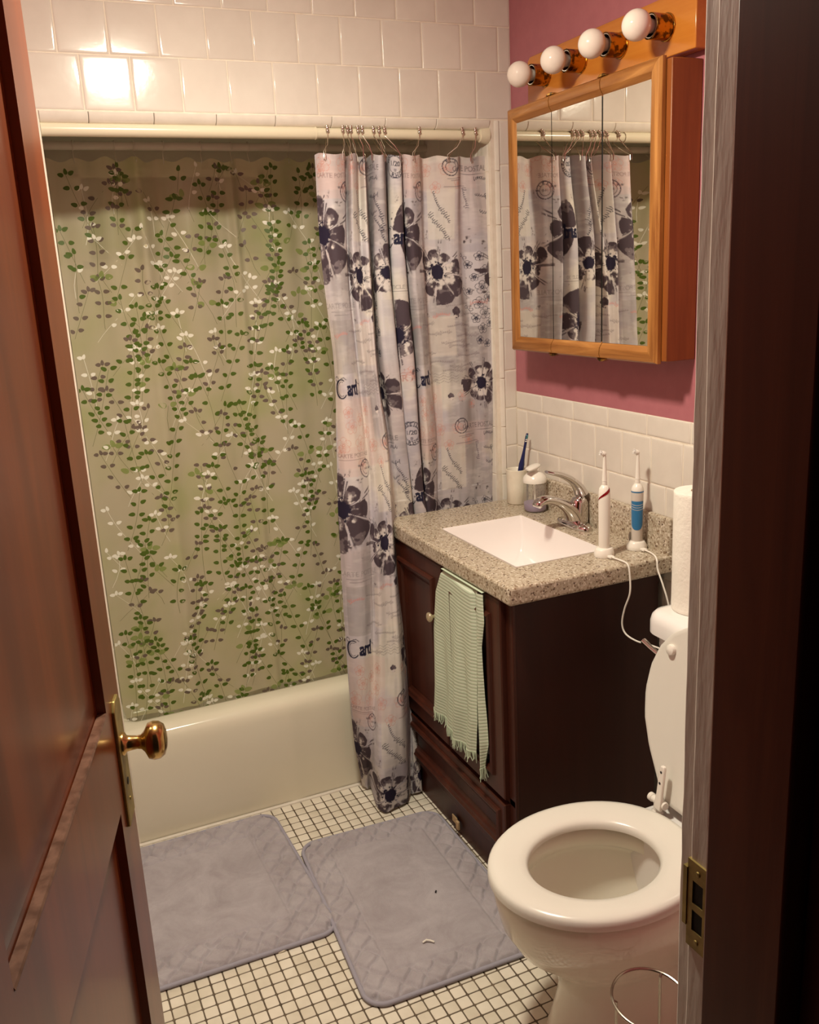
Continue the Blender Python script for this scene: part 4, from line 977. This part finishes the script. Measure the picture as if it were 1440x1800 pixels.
mb.grid(lambda a, b: (.972+.05*b, tl(.80)+(1.83-tl(.80))*a, .8045+.002*math.sin(PI*b)), 20, 4); mb.build('top_fold', M['towel'], tw)

# ------------------------------------------------------------------ medicine cabinet
mc = thing('medicine_cabinet', (1.4, 1.99, 1.33), 'oak medicine cabinet with three mirrored doors above the vanity', 'cabinet')
MX = 1.345
mb = MB(); mb.smooth = False; mb.box(MX+.020, XW-.001, 1.654, 2.298, 1.333, 1.962); mb.build('case', M['oakside'], mc, bevel=.002)
def strip(mb, y0, y1, z0, z1, horiz, m0, m1, top):
    # moulded frame strip; inner edge at the mirror, outer edge outside; m0/m1 mitre at the ends
    prof = [(0, .0), (0, .010), (.004, .016), (.012, .0185), (.026, .017), (.034, .012), (.038, .009), (.042, .004), (.042, 0)]
    rs = []
    for end in (0, 1):
        r = []
        for d, h in prof:
            if horiz:
                z = z1-d if top else z0+d; y = (y0+(d if m0 else 0)) if end == 0 else (y1-(d if m1 else 0)); r.append((MX+.0185-h, y, z))
            else:
                y = y0+d if top else y1-d; z = z0+d if end == 0 else z1-d; r.append((MX+.0185-h, y, z))
        rs.append(r)
    if horiz != top: rs = rs[::-1]
    mb.rings(rs, True, True, True)
y_split = [1.671, 1.882, 2.098, 2.307]; ZC0, ZC1 = 1.328, 1.968
for k in range(3):
    y0, y1 = y_split[k]+(.0015 if k else 0), y_split[k+1]-(.0015 if k < 2 else 0)
    dob = bpy.data.objects.new('door', None); COL.objects.link(dob); dob.parent = mc; dob.location = (0, 0, 0); dob['_w'] = mc['_w']
    mb = MB(); strip(mb, y0, y1, ZC0, ZC1, True, k == 0, k == 2, True); mb.build('rail', M['oak_y'], dob, auto=25); mb = MB(); strip(mb, y0, y1, ZC0, ZC1, True, k == 0, k == 2, False); mb.build('rail', M['oak_y'], dob, auto=25)
    if k != 1: mb = MB(); strip(mb, y0, y1, ZC0, ZC1, False, 0, 0, k == 0); mb.build('stile', M['oak_z'], dob, auto=25)
    gy0 = y0+(.038 if k == 0 else .0025 if k == 1 else .0); gy1 = y1-(.038 if k == 2 else 0)
    mb = MB(); mb.smooth = False; mb.box(MX+.0095, MX+.013, gy0, gy1, ZC0+.039, ZC1-.039); mb.build('mirror', M['mirror'], dob)
mb = MB(); mb.smooth = False; mb.box(MX+.0135, MX+.0195, 1.69, 2.29, 1.345, 1.950); mb.build('door_backing', M['darkhole'], mc)
for y in (1.880, 2.098):
    for z, s in ((1.968, 1), (1.328, -1)):
        mb = MB(); mb.smooth = False
        mb.prism([(y-.022, 0), (y+.020, .0), (y+.006, .006), (y-.004, .006)], lambda p: (MX+.004, p[0], z+s*p[1]), lambda p: (MX+.020, p[0], z+s*p[1]))
        mb.build('hinge', M['socket'], mc, bevel=.001)
# ------------------------------------------------------------------ light bar with four round bulbs (switched off)
lb = thing('vanity_light_bar', (1.43, 1.96, 1.98), 'golden oak light bar with four unlit white globe bulbs above the mirror cabinet', 'light fixture')
mb = MB(); mb.smooth = False
mb.add([(1.446, 1.640, 1.978), (1.412, 1.640, 1.978), (1.412, 1.640, 2.088), (1.420, 1.640, 2.102), (1.446, 1.640, 2.102),
        (1.446, 2.303, 1.978), (1.412, 2.303, 1.978), (1.412, 2.303, 2.088), (1.420, 2.303, 2.102), (1.446, 2.303, 2.102)],
       [(0, 1, 2, 3, 4)[::-1], (5, 6, 7, 8, 9), (0, 1, 6, 5), (1, 2, 7, 6), (2, 3, 8, 7), (3, 4, 9, 8), (4, 0, 5, 9)])
mb.build('board', M['oakbar'], lb, bevel=.002)
sock = None
for k, y in enumerate((2.213, 2.053, 1.893, 1.732)):
    mb = MB(); mb.lathe([(.0285, 0), (.0285, .003), (.0265, .0035), (.0265, .046), (.0255, .0465), (.0235, .044), (.0225, .02), (.0001, .02)], (1.412, y, 2.038), (-1,0,0), 36); s_ = mb.build('socket', M['socket'], lb, auto=50)
    mb = MB(); mb.lathe([(.0236, .0), (.0236, .0035), (.0215, .0035), (.0215, 0)], (1.370, y, 2.038), (-1,0,0), 32); mb.build('socket_ring', M['silver_ring'], s_)
    mb = MB(); rs_ = [(.0001, .062)]+[(.0315*math.sin(a), .031+.0315*math.cos(a)) for a in [PI*j/16 for j in range(1, 14)]]+[(.014, -.006), (.013, -.014), (.0001, -.014)]
    mb.lathe(rs_, (1.363, y, 2.038), (-1,0,0), 36); mb.build('bulb', M['bulb'], s_, auto=0)

# ------------------------------------------------------------------ bath mats
def quad_pt(C_, a, b):
    p = (Vector(C_[0])*(1-a)*(1-b)+Vector(C_[1])*a*(1-b)+Vector(C_[2])*a*b+Vector(C_[3])*(1-a)*b); return p
def mat_rug(name, C_, label, bw=(.085, .085), seed=1, ncol=170, rad=.05):
    t = thing(name, ((C_[0][0]+C_[2][0])/2, (C_[0][1]+C_[2][1])/2, 0), label, 'bath mat')
    Lx = (Vector(C_[1])-Vector(C_[0])).length; Ly = (Vector(C_[3])-Vector(C_[0])).length
    nu, nv = int(Lx/.0035), int(Ly/.0035); lat = np.random.default_rng(seed)
    A_, B_ = np.meshgrid(np.linspace(0, 1, nu+1), np.linspace(0, 1, nv+1)); x = A_*Lx; y = B_*Ly
    # rounded corners by pulling the grid in
    ex = np.minimum(x, Lx-x); ey = np.minimum(y, Ly-y)
    def sq(x, y):
        X_ = x-Lx/2; Y_ = y-Ly/2; sx_ = np.sign(X_); sy_ = np.sign(Y_); cx, cy = Lx/2-rad, Ly/2-rad
        dx = np.maximum(np.abs(X_)-cx, 0); dy = np.maximum(np.abs(Y_)-cy, 0); m = np.maximum(dx, dy); h = np.hypot(dx, dy)+1e-9; k = m/h
        return Lx/2+sx_*(np.minimum(np.abs(X_), cx)+dx*k), Ly/2+sy_*(np.minimum(np.abs(Y_), cy)+dy*k), rad-h
    x2, y2, e_ = sq(x, y); edge = np.minimum(np.where((ex < rad) & (ey < rad), e_, np.minimum(ex, ey)), .2)
    g = 2*PI/.062
    w1 = (fbm(x2, y2, 11, 11, seed)-.5)*3.2
    q1 = np.abs(np.sin((x2+y2*.9)*g/2+w1)); q2 = np.abs(np.sin((x2-y2*.9)*g/2+w1*.8))
    quilt = np.minimum(sst(0, .42, q1), sst(0, .42, q2))
    bmask = sst(bw[0]+.003, bw[0]-.006, edge)
    seam = np.exp(-((edge-bw[0])/.0035)**2)
    hgt = .013+.0085*quilt*bmask-.0065*bmask-.005*seam+.003*(fbm(x2, y2, 20, 20, seed+7)-.5)+.0022*(fbm(x2, y2, 70, 70, seed+9)-.5)
    hgt = hgt*sst(-.002, .010, edge)+.003
    pts = []
    for j in range(nv+1):
        for i in range(nu+1):
            p = quad_pt(C_, x2[j, i]/Lx, y2[j, i]/Ly); pts.append((p.x, p.y, float(hgt[j, i])))
    mb = MB(); mb.add(pts, [(j*(nu+1)+i, j*(nu+1)+i+1, (j+1)*(nu+1)+i+1, (j+1)*(nu+1)+i) for j in range(nv) for i in range(nu)])
    mb.build('pile', M['rug'], t, auto=0)
    P = []; n = 24
    for cxy, a0 in (((Lx-rad, rad), -90), ((Lx-rad, Ly-rad), 0), ((rad, Ly-rad), 90), ((rad, rad), 180)):
        for k in range(n+1):
            a = math.radians(a0+90*k/n); p = quad_pt(C_, (cxy[0]+rad*math.cos(a))/Lx, (cxy[1]+rad*math.sin(a))/Ly); P.append((p.x, p.y, .0065))
    full = []
    for k in range(len(P)):
        a, b = Vector(P[k]), Vector(P[(k+1) % len(P)]); m_ = max(1, int((b-a).length/.02))
        for j in range(m_): full.append(a+(b-a)*j/m_)
    mb = MB(); mb.tube(full, .0055, 8, closed=True); mb.build('binding', M['rugtrim'], t, auto=0)
    return t
mat_rug('bath_mat', [(-.10, 1.852, 0), (.560, 1.842, 0), (.548, 2.418, 0), (-.10, 2.418, 0)], 'grey quilted-border bath mat lying along the tub', (.095, .095), 3)
mat_rug('bath_mat', [(.528, 1.572, 0), (.975, 1.562, 0), (.985, 2.196, 0), (.572, 2.218, 0)], 'grey quilted-border bath mat lying in front of the vanity', (.078, .078), 8)
def scrap(P, label, mk, z=.0, cat='paper scrap', name='paper_scrap', w=.002):
    mb = MB(); mb.tube(P, w, 6); o = mb.build(name, M[mk]); return tag(o, label, cat)
scrap([(.712, 1.692, .0205), (.722, 1.693, .023), (.730, 1.688, .022), (.737, 1.681, .0205)], 'tiny curled white paper scrap on the mat in front of the vanity', 'paper', w=.0022)
scrap([(.40, 1.842, .002), (.412, 1.840, .004), (.425, 1.846, .004), (.434, 1.852, .003), (.44, 1.846, .002)], 'small cream scrap on the floor tiles at the edge of the tub mat', 'cup', w=.0028)
scrap([(.818, 1.842, .0195), (.822, 1.847, .0195)], 'tiny dark speck on the mat in front of the vanity', 'black', cat='lint', name='lint_speck', w=.0022)
mb = MB(); mb.smooth = False; mb.box(.992, .996, 2.062, 2.092, .030, .052); mb.box(.988, .996, 2.048, 2.062, .022, .048)
tag(mb.build('cardboard_scrap', M['cardboard'], bevel=.002), 'small tan cardboard scrap caught on the base of the vanity', 'scrap')

# ------------------------------------------------------------------ toilet
to = thing('toilet', (1.1, 1.315, 0), 'white toilet with the lid up and the seat down beside the vanity', 'toilet')
TY = 1.315
def egg(cx, a_f, a_b, b, z, n=56, pw=1.0, cy=TY):
    out = []
    for k in range(n):
        t = 2*PI*k/n; c_, s_ = math.cos(t), math.sin(t); a = a_b if c_ > 0 else a_f
        out.append((cx+a*math.copysign(abs(c_)**pw, c_), cy+b*s_, z))
    return out
def loft(spec, cap0=True, cap1=False): mb = MB(); mb.rings([egg(*s) for s in spec], True, cap0, cap1); return mb
CXB = .935
mb = loft([(1.04, .215, .20, .115, .0), (1.04, .213, .20, .113, .02), (1.04, .200, .20, .103, .06), (1.04, .183, .20, .096, .12), (1.03, .180, .20, .098, .17), (1.00, .190, .22, .118, .21), (.97, .205, .24, .146, .25), (.95, .214, .25, .166, .30), (CXB+.005, .214, .25, .176, .345), (CXB, .213, .25, .180, .375), (CXB, .208, .245, .176, .388), (CXB, .19, .23, .160, .392), (CXB, .158, .158, .134, .390), (CXB, .150, .150, .126, .380), (CXB, .150, .150, .126, .350), (CXB, .164, .164, .140, .340), (CXB+.004, .168, .168, .142, .325), (CXB+.02, .148, .140, .124, .27), (CXB+.04, .120, .105, .10, .21), (CXB+.06, .085, .075, .072, .16), (CXB+.07, .04, .035, .035, .145)], True, True)
mb.build('bowl', M['porcelain'], to, auto=80)
mb = MB(); rs = []
for h, ins in ((.20, .05), (.30, .012), (.372, 0), (.386, .003), (.392, .012)):
    x0, x1, y0, y1, r = 1.08, 1.425-ins, TY-.128+ins, TY+.128-ins, .03; ring = []
    for cx, cy, a0 in ((x1-r, y0+r, -90), (x1-r, y1-r, 0), (x0+r, y1-r, 90), (x0+r, y0+r, 180)):
        for k in range(7): a = math.radians(a0+90*k/6); ring.append((cx+r*math.cos(a), cy+r*math.sin(a), h))
    rs.append(ring)
mb.rings(rs, True, True, True); mb.build('rear_deck', M['tankporcelain'], to, auto=50)
# seat ring
OA, OB, OW, IA, IB, IW = .222, .215, .187, .135, .136, .116
mb = MB(); rs = []
def ringpt(t, s):
    pass
prof = [(1.0, .000), (1.0, .008), (.985, .016), (.93, .021), (.80, .0235), (.5, .0225), (.25, .020), (.08, .017), (.0, .010), (.0, .0), (.3, -.003), (.8, -.003)]
for w_, h in prof:
    ring = []
    for k in range(72):
        t = 2*PI*k/72; c_, s_ = math.cos(t), math.sin(t)
        ao, ai = (OB, IB) if c_ > 0 else (OA, IA)
        po = (CXB+ao*math.copysign(abs(c_)**(.93 if c_ > 0 else 1), c_), OW*math.copysign(abs(s_)**(.93 if c_ > 0 else 1), s_)); pi_ = (CXB-.004+ai*c_, IW*s_)
        ring.append((pi_[0]+(po[0]-pi_[0])*w_, TY+pi_[1]+(po[1]-pi_[1])*w_, .397+h))
    rs.append(ring)
rs.append(rs[0]); mb.rings(rs, True); mb.build('seat', M['seat'], to, auto=60)
mb = MB(); mb.lathe([(.0001, 0), (.055, 0), (.07, .004)], (CXB+.06, TY, .185), (0,0,1), 32)
wm = mat('still_water', (220, 216, 204), .02, 0, .5, Transmission_Weight=.8, IOR=1.33); mb.build('water', wm, to)
# lid, leaning back on the tank
def lidpt(v, hw, off):   # v along the lid from hinge, off = normal offset towards the front
    lean = math.radians(7.5); ux, uz = math.sin(lean), math.cos(lean); return (1.170+ux*v-uz*off, TY+hw, .420+uz*v+ux*off)
def halfw(v):
    return float(np.interp(v, [0, .01, .04, .10, .16, .22, .28, .33, .37, .40, .415, .422], [.075, .092, .112, .152, .178, .186, .178, .157, .124, .078, .036, .0]))
vsamp = [.422*(1-math.cos(PI*k/36))/2 for k in range(37)]
outl = [(v, halfw(v)) for v in vsamp]+[(v, -halfw(v)) for v in reversed(vsamp[:-1])]
mb = MB(); rs = []
for sc, off in ((.90, -.019), (.975, -.017), (1.0, -.010), (1.0, -.002), (.985, .0), (.95, -.001), (.3, -.002)):
    rs.append([lidpt(.211+(v-.211)*sc, w_*sc, off) for v, w_ in outl])
mb.rings(rs, True, True, True); mb.build('lid', M['seat'], to, auto=50)
for s in (1, -1):
    p = Vector(lidpt(.335, .118*s, 0)); n_ = Vector((-math.cos(math.radians(7.5)), 0, math.sin(math.radians(7.5))))
    mb = MB(); mb.lathe([(.0001, -.002), (.012, -.002), (.0125, .003), (.011, .007), (.006, .0095), (.0005, .010)], p, n_, 24); mb.build('bumper', M['whiteplastic'], to)
    y = TY+.078*s
    mb = MB(); mb.lathe([(.0001, -.030), (.0085, -.030), (.0095, -.026), (.0095, -.012), (.008, -.011), (.008, .010), (.0095, .011), (.0095, .020), (.0001, .020)], (1.158, y+.012*s, .424), (0, s, 0), 20); hb = mb.build('hinge', M['whiteplastic'], to)
    mb = MB(); mb.smooth = False; pts = [(-.012, -.012), (.012, -.010), (.008, .025), (.008, .082), (.005, .088), (-.005, .088), (-.008, .082), (-.009, .025)]
    mb.prism(pts, lambda p: (1.156+.13*p[1]-.010, y-.004*s+p[0]*.95, .425+p[1]), lambda p: (1.156+.13*p[1]-.002, y-.004*s+p[0]*.95, .425+p[1])); mb.build('hinge_arm', M['whiteplastic'], hb, bevel=.002)
    for zz_ in (.05, .075):
        mb = MB(); mb.lathe([(.003, 0), (.003, .0006), (.0001, .0006)], (1.156+.13*zz_-.0102, y-.004*s, .425+zz_), (-1,0,0), 12); mb.build('screw', M['black'], hb)
    mb = MB(); mb.lathe([(.014, 0), (.013, .006), (.009, .010), (.009, .03)], (1.160, y+.010*s, .392), (0,0,1), 20); mb.build('hinge_post', M['whiteplastic'], to)
def rbox(x0, x1, y0, y1, spec, r, name, mk, par):
    mb = MB(); rs = []
    for h, ins in spec:
        rr_ = max(r-ins, .004); ring = []
        for cx, cy, a0 in ((x1-ins-rr_, y0+ins+rr_, -90), (x1-ins-rr_, y1-ins-rr_, 0), (x0+ins+rr_, y1-ins-rr_, 90), (x0+ins+rr_, y0+ins+rr_, 180)):
            for k in range(9): a = math.radians(a0+90*k/8); ring.append((cx+rr_*math.cos(a), cy+rr_*math.sin(a), h))
        rs.append(ring)
    mb.rings(rs, True, True, True); return mb.build(name, M[mk], par, auto=50)
rbox(1.255, 1.438, TY-.232, TY+.240, [(.392, .03), (.40, .02), (.55, .008), (.744, .0)], .045, 'tank', 'tankporcelain', to)
rbox(1.238, 1.440, TY-.245, TY+.254, [(.744, .006), (.749, .0), (.775, .0), (.788, .004), (.796, .012), (.799, .025)], .05, 'tank_lid', 'tankporcelain', to)
mb = MB(); mb.lathe([(.0001, 0), (.012, 0), (.013, .006), (.008, .010), (.007, .016)], (1.256, TY+.19, .705), (-1,0,0), 20); mb.tube([(1.240, TY+.195, .708), (1.238, TY+.215, .714), (1.238, TY+.243, .722)], [.006, .006, .0075], 12); mb.build('flush_handle', M['chrome'], to)
# ------------------------------------------------------------------ paper towel roll on the tank
pr = thing('paper_towel_roll', (1.335, 1.505, .799), 'white embossed paper towel roll standing on the toilet tank', 'paper roll')
mb = MB(); c_ = (1.338, 1.500, .800); n = 96; rs = []
for h in [0, .002]+[.27*k/40 for k in range(1, 40)]+[.268, .27]:
    rs.append([(c_[0]+(.056+(0 if 0 < h < .27 else -.001))*math.cos(2*PI*k/n), c_[1]+(.056+(0 if 0 < h < .27 else -.001))*math.sin(2*PI*k/n), c_[2]+h) for k in range(n)])
rs.append([(c_[0]+.020*math.cos(2*PI*k/n), c_[1]+.020*math.sin(2*PI*k/n), c_[2]+.27) for k in range(n)])
mb.rings(rs, True, True, False); mb.build('roll', M['paper'], pr, auto=50)
mb = MB(); mb.lathe([(.020, .271), (.0185, .271), (.0185, .0)], c_, (0,0,1), 32); mb.build('core', M['cardboard'], pr)
# ------------------------------------------------------------------ wire stand beside the toilet
ws = thing('paper_holder_stand', (.885, 1.055, 0), 'bent steel wire paper holder stand beside the toilet bowl', 'holder')
hc_ = Vector((.874, 1.066, .305)); hr = .066
def hp(a, z=None): return (hc_.x+hr*math.cos(a), hc_.y+hr*math.sin(a), hc_.z+.10*hr*math.sin(a) if z is None else z)
mb = MB(); mb.tube([hp(2*PI*k/48) for k in range(48)], .0026, 8, closed=True); mb.build('top_ring', M['steel'], ws)
mb = MB(); mb.tube([hp(2*PI*k/48, .005) for k in range(48)], .003, 8, closed=True); mb.build('base_ring', M['steel'], ws)
for k, a in enumerate((2.75, 4.9, .6)):
    b_ = MB(); p = hp(a); b_.tube([p, (p[0]+(hc_.x-p[0])*.10, p[1]+(hc_.y-p[1])*.10, p[2]-.004), (p[0]+(hc_.x-p[0])*.10, p[1]+(hc_.y-p[1])*.10, .15), (p[0]+(hc_.x-p[0])*.06, p[1]+(hc_.y-p[1])*.06, .005)], .0026, 8); b_.build('upright', M['steel'], ws)

for o in bpy.data.objects:
    if '_w' in o: del o['_w']
bpy.context.view_layer.update()
